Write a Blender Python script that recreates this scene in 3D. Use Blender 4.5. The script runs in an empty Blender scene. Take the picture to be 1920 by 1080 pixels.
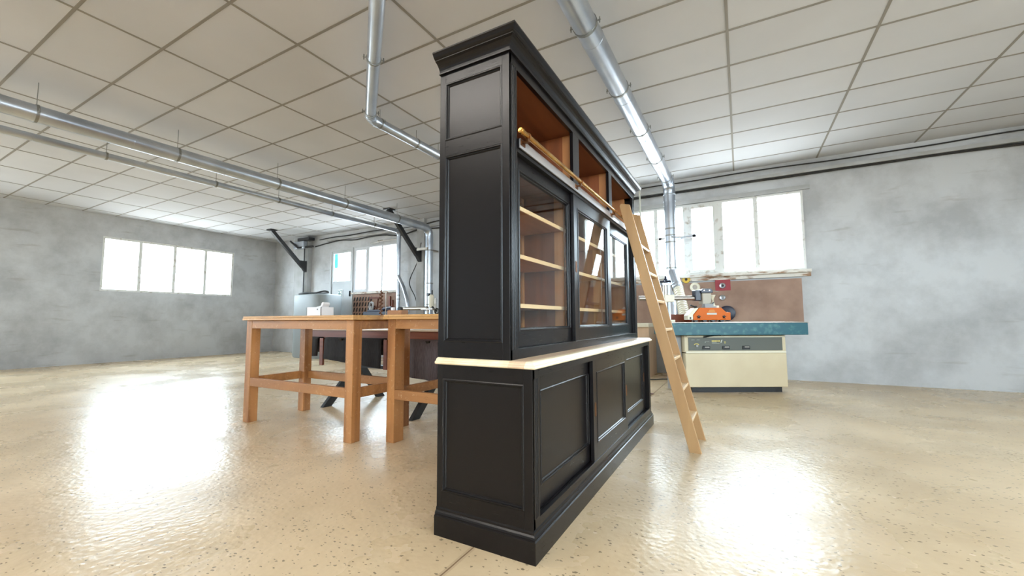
import bpy, bmesh, math, random
from mathutils import Vector, Matrix
random.seed(7)
S = bpy.context.scene
COL = S.collection

# ------------------------------------------------------------------ camera, sky, light, exposure
cam_d = bpy.data.cameras.new('camera')
cam = bpy.data.objects.new('camera', cam_d)
COL.objects.link(cam)
cam_d.sensor_fit = 'HORIZONTAL'
cam_d.sensor_width = 36.0
cam_d.lens = 36.0 * 773.38 / 1920.0
cam_d.clip_start = 0.05
cam_d.clip_end = 200
_r = Vector((0.8746, 0.4849, -0.0042)).normalized()
_b = Vector((0.4820, -0.8729, -0.0770)).normalized()
_u = _b.cross(_r).normalized()
_r = _u.cross(_b).normalized()
cam.matrix_world = Matrix(((_r.x, _u.x, _b.x, 0.0), (_r.y, _u.y, _b.y, 0.0), (_r.z, _u.z, _b.z, 1.0), (0, 0, 0, 1)))
S.camera = cam

world = bpy.data.worlds.new('world')
S.world = world
world.use_nodes = True
wn = world.node_tree.nodes; wl = world.node_tree.links
wn.clear()
w_out = wn.new('ShaderNodeOutputWorld'); w_bg = wn.new('ShaderNodeBackground')
w_tc = wn.new('ShaderNodeTexCoord'); w_sep = wn.new('ShaderNodeSeparateXYZ')
w_ramp = wn.new('ShaderNodeValToRGB')
w_map = wn.new('ShaderNodeMapRange'); w_map.inputs['From Min'].default_value = -1; w_map.inputs['From Max'].default_value = 1
wl.new(w_tc.outputs['Generated'], w_sep.inputs[0]); wl.new(w_sep.outputs['Z'], w_map.inputs['Value'])
wl.new(w_map.outputs['Result'], w_ramp.inputs['Fac'])
w_ramp.color_ramp.elements[0].position = 0.47; w_ramp.color_ramp.elements[0].color = (0.34, 0.36, 0.38, 1)
w_ramp.color_ramp.elements[1].position = 0.52; w_ramp.color_ramp.elements[1].color = (0.74, 0.87, 1.0, 1)
wl.new(w_ramp.outputs['Color'], w_bg.inputs['Color']); w_bg.inputs['Strength'].default_value = 17.0
wl.new(w_bg.outputs[0], w_out.inputs['Surface'])

S.view_settings.view_transform = 'Standard'
S.view_settings.look = 'None'
S.view_settings.gamma = 1.0
S.view_settings.use_curve_mapping = False
S.view_settings.exposure = 0.86
S.cycles.max_bounces = 10
S.cycles.diffuse_bounces = 6
S.cycles.glossy_bounces = 5
S.cycles.transparent_max_bounces = 12
S.cycles.sample_clamp_indirect = 12
S.cycles.use_denoising = True

def portal(name, loc, rot, sx, sy):
    d = bpy.data.lights.new(name, 'AREA'); d.shape = 'RECTANGLE'; d.size = sx; d.size_y = sy
    o = bpy.data.objects.new(name, d); COL.objects.link(o)
    o.location = loc; o.rotation_euler = rot
    d.cycles.is_portal = True
    return o
XL, XR, YB, YF, ZC = -13.6, 6.2, -5.0, 8.2, 3.634
P2 = math.pi / 2
portal('daylight_window_far_right', (-0.78, YF + 0.3, 2.46), (P2, 0, math.pi), 3.55, 1.34) 
portal('daylight_window_far_left', (-9.45, YF + 0.3, 2.45), (P2, 0, math.pi), 2.9, 1.4)
portal('added_daylight_back', (2.8, YB - 0.3, 2.4), (P2, 0, 0), 4.8, 1.4)  # portal for the added window behind the camera
portal('added_daylight_left_near', (XL - 0.3, -1.8, 2.4), (P2, 0, -P2), 5.6, 1.8)  # portal for the unseen near-left window, added for light
portal('added_daylight_left', (XL - 0.3, 5.4, 2.43), (P2, 0, -P2), 3.0, 1.36)  # portal for the window added in the left wall
portal('added_daylight_side', (XR + 0.3, 0.0, 2.35), (P2, 0, P2), 7.0, 1.5)  # portal for the added right-wall window, out of view

# ------------------------------------------------------------------ materials
def srgb(r, g, b):
    f = lambda c: (c / 12.92) if c <= 0.04045 else ((c + 0.055) / 1.055) ** 2.4
    return (f(r / 255), f(g / 255), f(b / 255), 1)

def mat(name, col, rough=0.5, metal=0.0, spec=0.5, col2=None, scale=5.0, stretch=(1, 1, 1), bump=0.0, bscale=None,
        bstretch=None, detail=4.0, coat=0.0, lo=0.35, hi=0.65, rough2=None, distort=0.0, coat_rough=0.1):
    m = bpy.data.materials.new(name); m.use_nodes = True
    n = m.node_tree.nodes; l = m.node_tree.links
    b = n['Principled BSDF']
    b.inputs['Base Color'].default_value = col; b.inputs['Roughness'].default_value = rough
    b.inputs['Metallic'].default_value = metal; b.inputs['Specular IOR Level'].default_value = spec
    b.inputs['Coat Weight'].default_value = coat; b.inputs['Coat Roughness'].default_value = coat_rough
    tc = n.new('ShaderNodeTexCoord')
    def noise(sc, st):
        mp = n.new('ShaderNodeMapping'); mp.inputs['Scale'].default_value = st
        l.new(tc.outputs['Object'], mp.inputs['Vector'])
        t = n.new('ShaderNodeTexNoise'); t.inputs['Scale'].default_value = sc; t.inputs['Detail'].default_value = detail
        t.inputs['Distortion'].default_value = distort
        l.new(mp.outputs[0], t.inputs['Vector']); return t
    if col2 is not None:
        t = noise(scale, stretch); r = n.new('ShaderNodeValToRGB')
        r.color_ramp.elements[0].color = col; r.color_ramp.elements[1].color = col2
        r.color_ramp.elements[0].position = lo; r.color_ramp.elements[1].position = hi
        l.new(t.outputs['Fac'], r.inputs['Fac']); l.new(r.outputs['Color'], b.inputs['Base Color'])
        if rough2 is not None:
            mr = n.new('ShaderNodeMapRange'); mr.inputs['To Min'].default_value = rough; mr.inputs['To Max'].default_value = rough2
            l.new(t.outputs['Fac'], mr.inputs['Value']); l.new(mr.outputs[0], b.inputs['Roughness'])
    if bump:
        t = noise(bscale or scale, bstretch or stretch); bp = n.new('ShaderNodeBump')
        bp.inputs['Strength'].default_value = bump; bp.inputs['Distance'].default_value = 0.002
        l.new(t.outputs['Fac'], bp.inputs['Height']); l.new(bp.outputs[0], b.inputs['Normal'])
    return m

def wood(name, c1, c2, axis, rough=0.45, plank=None, pax=None, c3=None, bump=0.25, coat=0.0, sc=9.0, band=None, scuff=0.0):
    """wood grain running along one axis; optional boards of the given width across another axis"""
    m = bpy.data.materials.new(name); m.use_nodes = True
    n = m.node_tree.nodes; l = m.node_tree.links; b = n['Principled BSDF']
    b.inputs['Roughness'].default_value = rough; b.inputs['Coat Weight'].default_value = coat
    tc = n.new('ShaderNodeTexCoord'); mp = n.new('ShaderNodeMapping')
    st = [1.0, 1.0, 1.0]; st['xyz'.index(axis)] = 0.07
    mp.inputs['Scale'].default_value = st
    src = tc.outputs['Object']
    if plank:
        sp = n.new('ShaderNodeSeparateXYZ'); l.new(src, sp.inputs[0])
        dv = n.new('ShaderNodeMath'); dv.operation = 'DIVIDE'; dv.inputs[1].default_value = plank
        l.new(sp.outputs['XYZ'.index(pax.upper())], dv.inputs[0])
        fl = n.new('ShaderNodeMath'); fl.operation = 'FLOOR'; l.new(dv.outputs[0], fl.inputs[0])
        fr = n.new('ShaderNodeMath'); fr.operation = 'FRACT'; l.new(dv.outputs[0], fr.inputs[0])
        wn_ = n.new('ShaderNodeTexWhiteNoise'); wn_.noise_dimensions = '1D'; l.new(fl.outputs[0], wn_.inputs['W'])
        ad = n.new('ShaderNodeVectorMath'); ad.operation = 'ADD'
        l.new(src, ad.inputs[0]); l.new(wn_.outputs['Color'], ad.inputs[1]); 
        l.new(ad.outputs[0], mp.inputs['Vector'])
    else:
        l.new(src, mp.inputs['Vector'])
    t = n.new('ShaderNodeTexNoise'); t.inputs['Scale'].default_value = sc; t.inputs['Detail'].default_value = 6
    t.inputs['Distortion'].default_value = 1.2; l.new(mp.outputs[0], t.inputs['Vector'])
    r = n.new('ShaderNodeValToRGB'); r.color_ramp.elements[0].color = c1; r.color_ramp.elements[1].color = c2
    r.color_ramp.elements[0].position = 0.3; r.color_ramp.elements[1].position = 0.7
    l.new(t.outputs['Fac'], r.inputs['Fac'])
    out = r.outputs['Color']
    if plank:
        hv = n.new('ShaderNodeHueSaturation'); mr = n.new('ShaderNodeMapRange')
        mr.inputs['To Min'].default_value = 0.72; mr.inputs['To Max'].default_value = 1.18
        l.new(wn_.outputs['Value'], mr.inputs['Value']); l.new(mr.outputs[0], hv.inputs['Value']); l.new(out, hv.inputs['Color'])
        lt = n.new('ShaderNodeMath'); lt.operation = 'LESS_THAN'; lt.inputs[1].default_value = 0.03
        l.new(fr.outputs[0], lt.inputs[0])
        mx = n.new('ShaderNodeMixRGB'); mx.inputs['Color2'].default_value = c3 or tuple(x * 0.35 for x in c1[:3]) + (1,)
        l.new(lt.outputs[0], mx.inputs['Fac']); l.new(hv.outputs[0], mx.inputs['Color1']); out = mx.outputs[0]
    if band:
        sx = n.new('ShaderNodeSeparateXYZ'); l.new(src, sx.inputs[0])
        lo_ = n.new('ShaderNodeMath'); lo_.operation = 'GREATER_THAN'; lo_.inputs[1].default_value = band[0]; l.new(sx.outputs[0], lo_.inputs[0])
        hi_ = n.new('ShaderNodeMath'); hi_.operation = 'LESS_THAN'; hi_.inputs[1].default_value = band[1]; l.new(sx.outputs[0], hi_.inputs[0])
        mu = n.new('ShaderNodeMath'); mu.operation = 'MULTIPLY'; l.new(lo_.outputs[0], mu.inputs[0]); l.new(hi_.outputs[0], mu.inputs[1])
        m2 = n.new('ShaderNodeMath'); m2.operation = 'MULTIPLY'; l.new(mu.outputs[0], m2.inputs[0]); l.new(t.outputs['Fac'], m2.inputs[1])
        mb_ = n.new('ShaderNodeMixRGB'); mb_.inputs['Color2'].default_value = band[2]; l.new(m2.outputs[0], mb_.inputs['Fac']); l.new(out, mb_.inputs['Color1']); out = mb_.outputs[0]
    if scuff:
        ts = n.new('ShaderNodeTexNoise'); ts.inputs['Scale'].default_value = 34; ts.inputs['Detail'].default_value = 9; ts.inputs['Roughness'].default_value = 0.7
        l.new(src, ts.inputs['Vector']); rs = n.new('ShaderNodeValToRGB'); rs.color_ramp.elements[0].position = 0.58; rs.color_ramp.elements[1].position = 0.72
        rs.color_ramp.elements[1].color = (scuff, scuff, scuff, 1)
        l.new(ts.outputs['Fac'], rs.inputs['Fac']); ms = n.new('ShaderNodeMixRGB'); ms.inputs['Color2'].default_value = srgb(226, 196, 150)
        l.new(rs.outputs['Color'], ms.inputs['Fac']); l.new(out, ms.inputs['Color1']); out = ms.outputs[0]
        rd = n.new('ShaderNodeValToRGB'); rd.color_ramp.elements[0].position = 0.28; rd.color_ramp.elements[0].color = (scuff, scuff, scuff, 1); rd.color_ramp.elements[1].position = 0.40; rd.color_ramp.elements[1].color = (0, 0, 0, 1)
        l.new(ts.outputs['Fac'], rd.inputs['Fac']); md = n.new('ShaderNodeMixRGB'); md.inputs['Color2'].default_value = srgb(92, 54, 28)
        l.new(rd.outputs['Color'], md.inputs['Fac']); l.new(out, md.inputs['Color1']); out = md.outputs[0]
    l.new(out, b.inputs['Base Color'])
    bp = n.new('ShaderNodeBump'); bp.inputs['Strength'].default_value = bump; bp.inputs['Distance'].default_value = 0.001
    l.new(t.outputs['Fac'], bp.inputs['Height']); l.new(bp.outputs[0], b.inputs['Normal'])
    return m

# black stained oak: near-black colour with fine open grain that also breaks up the sheen
def black_oak(name, axis, rough=0.29):
    m = bpy.data.materials.new(name); m.use_nodes = True
    n = m.node_tree.nodes; l = m.node_tree.links; b = n['Principled BSDF']
    b.inputs['Base Color'].default_value = (0.0056, 0.0043, 0.0047, 1)
    b.inputs['Specular IOR Level'].default_value = 0.34
    tc = n.new('ShaderNodeTexCoord'); mp = n.new('ShaderNodeMapping')
    st = [1.0, 1.0, 1.0]; st['xyz'.index(axis)] = 0.045
    mp.inputs['Scale'].default_value = st; l.new(tc.outputs['Object'], mp.inputs['Vector'])
    t = n.new('ShaderNodeTexNoise'); t.inputs['Scale'].default_value = 330; t.inputs['Detail'].default_value = 2
    t.inputs['Distortion'].default_value = 0.4; l.new(mp.outputs[0], t.inputs['Vector'])
    mr = n.new('ShaderNodeMapRange'); mr.inputs['To Min'].default_value = rough - 0.02; mr.inputs['To Max'].default_value = rough + 0.06
    l.new(t.outputs['Fac'], mr.inputs['Value']); l.new(mr.outputs[0], b.inputs['Roughness'])
    bp = n.new('ShaderNodeBump'); bp.inputs['Strength'].default_value = 0.035; bp.inputs['Distance'].default_value = 0.0004
    l.new(t.outputs['Fac'], bp.inputs['Height']); l.new(bp.outputs[0], b.inputs['Normal'])
    return m

BLK_Z = black_oak('black_oak_upright', 'z')
BLK_Y = black_oak('black_oak_lengthwise', 'y', 0.27)
BLK_X = black_oak('black_oak_crosswise', 'x', 0.27)
OAK_IN_Z = wood('orange_interior_wood_upright', srgb(108, 56, 30), srgb(146, 82, 44), 'z', 0.5, plank=0.11, pax='y')
OAK_IN_Y = wood('orange_interior_wood', srgb(98, 56, 32), srgb(130, 78, 46), 'y', 0.5, sc=6)
OAK_PART = wood('partition_wood', srgb(146, 92, 52), srgb(184, 126, 76), 'z', 0.5, sc=7)
OAK_SHELF = wood('brown_shelf_wood', srgb(150, 92, 52), srgb(182, 118, 70), 'y', 0.5)
SHELF = wood('pale_shelf_wood', srgb(222, 176, 128), srgb(240, 204, 160), 'y', 0.5)
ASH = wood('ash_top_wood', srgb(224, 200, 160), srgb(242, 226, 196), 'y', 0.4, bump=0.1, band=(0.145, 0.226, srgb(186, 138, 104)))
LADDER = wood('ladder_beech', srgb(158, 120, 80), srgb(178, 140, 96), 'z', 0.42, bump=0.1, sc=5)
TREAD = wood('tread_beech', srgb(206, 172, 128), srgb(226, 198, 158), 'y', 0.45, bump=0.1, sc=5)
BENCH = wood('bench_pine', srgb(140, 90, 48), srgb(190, 134, 78), 'x', 0.55, sc=7, scuff=0.55)
BENCH_Z = wood('bench_pine_upright', srgb(138, 88, 48), srgb(188, 132, 78), 'z', 0.55, sc=7, scuff=0.55)
BENCH_TOP = wood('bench_top_pine', srgb(172, 122, 62), srgb(214, 166, 100), 'x', 0.5, sc=7, scuff=0.6)
MAHOG = wood('red_brown_board', srgb(104, 50, 30), srgb(140, 74, 46), 'x', 0.5)
BROWNBOARD = mat('brown_hardboard', srgb(138, 110, 94), 0.75, col2=srgb(160, 131, 113), scale=3)
PLY = wood('pale_plywood', srgb(188, 158, 130), srgb(214, 188, 160), 'z', 0.6, sc=4)
GLASSM = None
BRASS = mat('polished_brass', srgb(214, 168, 92), 0.26, 1.0, col2=srgb(190, 136, 70), scale=14)
BRASS_D = mat('dark_brass', srgb(120, 80, 50), 0.4, 1.0)
COPPER = mat('copper_pull', srgb(150, 112, 84), 0.3, 1.0)
GALV = mat('galvanised_steel', srgb(176, 184, 196), 0.26, 0.95, col2=srgb(206, 211, 218), scale=2.2, detail=6, rough2=0.36)
CLAMP = mat('clamp_steel', srgb(146, 146, 142), 0.4, 0.9)
STEEL = mat('bare_steel', srgb(168, 160, 150), 0.3, 0.9)
DARKM = mat('dark_painted_steel', srgb(40, 40, 42), 0.45)
BLACKP = mat('black_plastic', srgb(18, 18, 20), 0.35)
BLACKW = mat('black_painted_wood', srgb(22, 21, 22), 0.5, bump=0.2, scale=40, stretch=(1, 1, 0.1))
CREAM = mat('cream_enamel', srgb(206, 192, 160), 0.45, col2=srgb(196, 180, 148), scale=2)
CREAM_L = mat('pale_cream_enamel', srgb(222, 214, 192), 0.4)
GREYEN = mat('grey_enamel', srgb(150, 150, 150), 0.5)
PANELG = mat('dark_grey_green_panel', srgb(86, 88, 80), 0.5)
YEL = mat('yellow_print', srgb(206, 186, 90), 0.5)
WHITEP = mat('white_plastic', srgb(232, 232, 234), 0.45)
PALE = mat('pale_print', srgb(196, 198, 186), 0.5)
ORANGE = mat('orange_enamel', srgb(206, 98, 2), 0.5, spec=0.3)
ORANGE_M = mat('mustard_print', srgb(206, 128, 40), 0.5)
TEAL = mat('chipped_teal_paint', srgb(22, 84, 96), 0.4, col2=srgb(74, 122, 122), scale=16, lo=0.52, hi=0.8, detail=8, bump=0.3)
NAVY = mat('navy_enamel', srgb(28, 36, 58), 0.4)
NAVYB = mat('blue_black_enamel', srgb(24, 28, 48), 0.35)
CABLE = mat('black_cable_rubber', srgb(44, 42, 40), 0.6)
TANK = mat('pale_grey_plastic', srgb(132, 137, 138), 0.5)
REDP = mat('dark_red_paint', srgb(150, 44, 54), 0.5)
GREENS = mat('green_sign', srgb(20, 92, 76), 0.5)
BLANKET_D = mat('charcoal_blanket', srgb(36, 33, 34), 0.95, col2=srgb(48, 44, 44), scale=90, stretch=(1, 1, 0.2), bump=0.6)
BLANKET_G = mat('grey_brown_blanket', srgb(84, 72, 74), 0.95, col2=srgb(104, 92, 92), scale=60, stretch=(3, 1, 0.3), bump=0.6)
BLANKET_E = mat('blanket_binding', srgb(150, 118, 104), 0.9)
YELDISC = mat('yellow_disc', srgb(206, 170, 60), 0.5)
PAINTW = mat('old_white_window_paint', srgb(216, 215, 210), 0.6, col2=srgb(170, 158, 142), scale=11, lo=0.56, hi=0.72, detail=8, bump=0.4)
PEELW = mat('peeling_sill_paint', srgb(214, 208, 198), 0.7, col2=srgb(150, 118, 92), scale=11, stretch=(0.5, 1, 1.5), lo=0.5, hi=0.62, detail=10, bump=0.6)
DOORM = mat('grey_door_paint', srgb(196, 198, 198), 0.55, col2=srgb(186, 188, 188), scale=2)
CONC = mat('concrete_pilaster', srgb(182, 182, 182), 0.85, col2=srgb(164, 163, 160), scale=3, detail=8)

def wall_material():
    m = bpy.data.materials.new('dirty_grey_plaster'); m.use_nodes = True
    n = m.node_tree.nodes; l = m.node_tree.links; b = n['Principled BSDF']
    b.inputs['Roughness'].default_value = 0.85
    tc = n.new('ShaderNodeTexCoord')
    t = n.new('ShaderNodeTexNoise'); t.inputs['Scale'].default_value = 1.3; t.inputs['Detail'].default_value = 8
    t.inputs['Roughness'].default_value = 0.65; l.new(tc.outputs['Object'], t.inputs['Vector'])
    r = n.new('ShaderNodeValToRGB'); e = r.color_ramp.elements
    e[0].position = 0.34; e[0].color = srgb(168, 168, 168); e[1].position = 0.6; e[1].color = srgb(196, 197, 198)
    l.new(t.outputs['Fac'], r.inputs['Fac'])
    mp = n.new('ShaderNodeMapping'); mp.inputs['Scale'].default_value = (1, 1, 6); l.new(tc.outputs['Object'], mp.inputs['Vector'])
    t2 = n.new('ShaderNodeTexNoise'); t2.inputs['Scale'].default_value = 1.7; t2.inputs['Detail'].default_value = 10
    l.new(mp.outputs[0], t2.inputs['Vector'])
    r2 = n.new('ShaderNodeValToRGB'); r2.color_ramp.elements[0].position = 0.62; r2.color_ramp.elements[1].position = 0.95
    l.new(t2.outputs['Fac'], r2.inputs['Fac'])
    mx = n.new('ShaderNodeMixRGB'); mx.inputs['Color2'].default_value = srgb(138, 128, 116)
    l.new(r2.outputs['Color'], mx.inputs['Fac']); l.new(r.outputs['Color'], mx.inputs['Color1'])
    l.new(mx.outputs[0], b.inputs['Base Color'])
    bp = n.new('ShaderNodeBump'); bp.inputs['Strength'].default_value = 0.35; bp.inputs['Distance'].default_value = 0.01
    l.new(t.outputs['Fac'], bp.inputs['Height']); l.new(bp.outputs[0], b.inputs['Normal'])
    return m
CREAM_W = mat('white_window_paint', srgb(206, 207, 210), 0.6)
WALL = wall_material()

def floor_material():
    m = bpy.data.materials.new('speckled_resin_floor'); m.use_nodes = True
    n = m.node_tree.nodes; l = m.node_tree.links; b = n['Principled BSDF']
    tc = n.new('ShaderNodeTexCoord')
    def nz(sc, det=5, rg=0.55):
        t = n.new('ShaderNodeTexNoise'); t.inputs['Scale'].default_value = sc; t.inputs['Detail'].default_value = det
        t.inputs['Roughness'].default_value = rg; l.new(tc.outputs['Object'], t.inputs['Vector']); return t.outputs['Fac']
    def ramp(v, p0, c0, p1, c1):
        r = n.new('ShaderNodeValToRGB'); r.color_ramp.elements[0].position = p0; r.color_ramp.elements[0].color = c0
        r.color_ramp.elements[1].position = p1; r.color_ramp.elements[1].color = c1; l.new(v, r.inputs['Fac']); return r.outputs['Color']
    def mixc(f, a, bcol, mode='MIX'):
        x = n.new('ShaderNodeMixRGB'); x.blend_type = mode
        l.new(f, x.inputs['Fac']); l.new(a, x.inputs['Color1'])
        if isinstance(bcol, tuple): x.inputs['Color2'].default_value = bcol
        else: l.new(bcol, x.inputs['Color2'])
        return x.outputs[0]
    def math_(op, a, bb):
        x = n.new('ShaderNodeMath'); x.operation = op
        for i, v in enumerate((a, bb)):
            if isinstance(v, (int, float)): x.inputs[i].default_value = v
            else: l.new(v, x.inputs[i])
        return x.outputs[0]
    W0, W1 = (0, 0, 0, 1), (1, 1, 1, 1)
    base = ramp(nz(0.9, 6), 0.32, srgb(188, 164, 130), 0.66, srgb(215, 193, 160))
    base = mixc(ramp(nz(3.2, 7), 0.52, W0, 0.75, (0.35, 0.35, 0.35, 1)), base, srgb(178, 158, 128))
    # dark stone flecks, gathered in patches
    v = n.new('ShaderNodeTexVoronoi'); v.inputs['Scale'].default_value = 62; v.inputs['Randomness'].default_value = 1
    mp = n.new('ShaderNodeMapping'); mp.inputs['Scale'].default_value = (0.62, 1, 1); mp.inputs['Rotation'].default_value = (0, 0, 0.5)
    dn = n.new('ShaderNodeTexNoise'); dn.inputs['Scale'].default_value = 60; l.new(tc.outputs['Object'], dn.inputs['Vector'])
    dm = n.new('ShaderNodeVectorMath'); dm.operation = 'MULTIPLY_ADD'; dm.inputs[1].default_value = (0.016, 0.016, 0); 
    l.new(dn.outputs['Color'], dm.inputs[0]); l.new(tc.outputs['Object'], dm.inputs[2])
    l.new(dm.outputs[0], mp.inputs['Vector']); l.new(mp.outputs[0], v.inputs['Vector'])
    sepc = n.new('ShaderNodeSeparateColor'); l.new(v.outputs['Color'], sepc.inputs[0])
    size = math_('MULTIPLY', sepc.outputs[0], 0.34)
    fleck = math_('LESS_THAN', v.outputs['Distance'], size)
    chance = math_('GREATER_THAN', math_('ADD', sepc.outputs[1], math_('MULTIPLY', math_('SUBTRACT', nz(1.6, 4), 0.5), 2.8)), 0.42)
    f2 = math_('MULTIPLY', math_('MULTIPLY', fleck, chance), 0.72)
    base = mixc(f2, base, srgb(96, 84, 66))
    # sawn joint in the slab, running in the length of the room beneath the cabinet
    sp = n.new('ShaderNodeSeparateXYZ'); l.new(tc.outputs['Object'], sp.inputs[0])
    wob = math_('MULTIPLY', math_('SUBTRACT', nz(9, 4), 0.5), 0.006)
    dx = math_('ABSOLUTE', math_('ADD', math_('ADD', sp.outputs[0], 1.072), wob), 0)
    j1 = math_('LESS_THAN', dx, 0.0035)
    j2 = math_('LESS_THAN', dx, 0.014)
    base = mixc(math_('MULTIPLY', j2, 0.5), base, srgb(170, 146, 116))
    base = mixc(math_('MULTIPLY', j1, 0.8), base, srgb(110, 84, 62))
    l.new(base, b.inputs['Base Color'])
    # hammered resin gloss: clear coat with small dimples, patchy sheen
    rr = n.new('ShaderNodeMapRange'); l.new(nz(1.1, 5), rr.inputs['Value'])
    rr.inputs['From Min'].default_value = 0.35; rr.inputs['From Max'].default_value = 0.7
    rr.inputs['To Min'].default_value = 0.2; rr.inputs['To Max'].default_value = 0.4
    l.new(rr.outputs[0], b.inputs['Roughness']); b.inputs['Specular IOR Level'].default_value = 0.24
    vb = n.new('ShaderNodeTexVoronoi'); vb.feature = 'SMOOTH_F1'; vb.inputs['Scale'].default_value = 38; vb.inputs['Smoothness'].default_value = 0.6
    l.new(dm.outputs[0], vb.inputs['Vector'])
    hsum = math_('ADD', math_('MULTIPLY', vb.outputs['Distance'], -0.7), math_('MULTIPLY', nz(14, 4), 0.8))
    hsum = math_('ADD', hsum, math_('MULTIPLY', j1, -1.5))
    bp = n.new('ShaderNodeBump'); bp.inputs['Strength'].default_value = 0.5; bp.inputs['Distance'].default_value = 0.0032
    l.new(hsum, bp.inputs['Height']); l.new(bp.outputs[0], b.inputs['Normal'])
    return m
FLOOR = floor_material()

def ceiling_material():
    m = bpy.data.materials.new('ceiling_tiles'); m.use_nodes = True
    n = m.node_tree.nodes; l = m.node_tree.links; b = n['Principled BSDF']
    b.inputs['Roughness'].default_value = 0.8
    tc = n.new('ShaderNodeTexCoord'); t = n.new('ShaderNodeTexNoise'); t.inputs['Scale'].default_value = 1.4; t.inputs['Detail'].default_value = 5
    l.new(tc.outputs['Object'], t.inputs['Vector'])
    r = n.new('ShaderNodeValToRGB'); r.color_ramp.elements[0].color = srgb(192, 192, 194); r.color_ramp.elements[1].color = srgb(206, 206, 208)
    l.new(t.outputs['Fac'], r.inputs['Fac'])
    # slight tone change from tile to tile
    mp = n.new('ShaderNodeMapping'); mp.inputs['Location'].default_value = (0.0, 0.1 / 0.6, 0); mp.inputs['Scale'].default_value = (1 / 1.2, 1 / 0.6, 1)
    l.new(tc.outputs['Object'], mp.inputs['Vector'])
    fl = n.new('ShaderNodeVectorMath'); fl.operation = 'FLOOR'; l.new(mp.outputs[0], fl.inputs[0])
    w = n.new('ShaderNodeTexWhiteNoise'); l.new(fl.outputs[0], w.inputs['Vector'])
    mr = n.new('ShaderNodeMapRange'); mr.inputs['To Min'].default_value = 0.96; mr.inputs['To Max'].default_value = 1.03
    l.new(w.outputs['Value'], mr.inputs['Value'])
    hs = n.new('ShaderNodeHueSaturation'); l.new(mr.outputs[0], hs.inputs['Value']); l.new(r.outputs['Color'], hs.inputs['Color'])
    l.new(hs.outputs[0], b.inputs['Base Color'])
    return m
CEIL = ceiling_material()
TBAR = mat('ceiling_grid_bar', srgb(138, 132, 122), 0.7)

def pane_material():
    m = bpy.data.materials.new('clear_window_glass'); m.use_nodes = True
    n = m.node_tree.nodes; l = m.node_tree.links; n.clear()
    o = n.new('ShaderNodeOutputMaterial'); tr = n.new('ShaderNodeBsdfTransparent'); gl = n.new('ShaderNodeBsdfGlossy')
    gl.inputs['Roughness'].default_value = 0.02; tr.inputs['Color'].default_value = (0.95, 0.97, 0.96, 1)
    lw = n.new('ShaderNodeLayerWeight'); pw = n.new('ShaderNodeMath'); pw.operation = 'POWER'; pw.inputs[1].default_value = 5.0
    l.new(lw.outputs['Facing'], pw.inputs[0]); fr = n.new('ShaderNodeMath'); fr.operation = 'MULTIPLY_ADD'
    fr.inputs[1].default_value = 0.7; fr.inputs[2].default_value = 0.03; l.new(pw.outputs[0], fr.inputs[0])
    mx = n.new('ShaderNodeMixShader'); l.new(fr.outputs[0], mx.inputs[0]); l.new(tr.outputs[0], mx.inputs[1]); l.new(gl.outputs[0], mx.inputs[2])
    l.new(mx.outputs[0], o.inputs['Surface']); return m
PANE = pane_material()
def tint_material():
    m = bpy.data.materials.new('cyan_tinted_glass'); m.use_nodes = True
    n = m.node_tree.nodes; l = m.node_tree.links; n.clear()
    o = n.new('ShaderNodeOutputMaterial'); tr = n.new('ShaderNodeBsdfTransparent'); tr.inputs['Color'].default_value = (0.24, 0.5, 0.54, 1)
    l.new(tr.outputs[0], o.inputs['Surface']); return m
TINT = tint_material()

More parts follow.
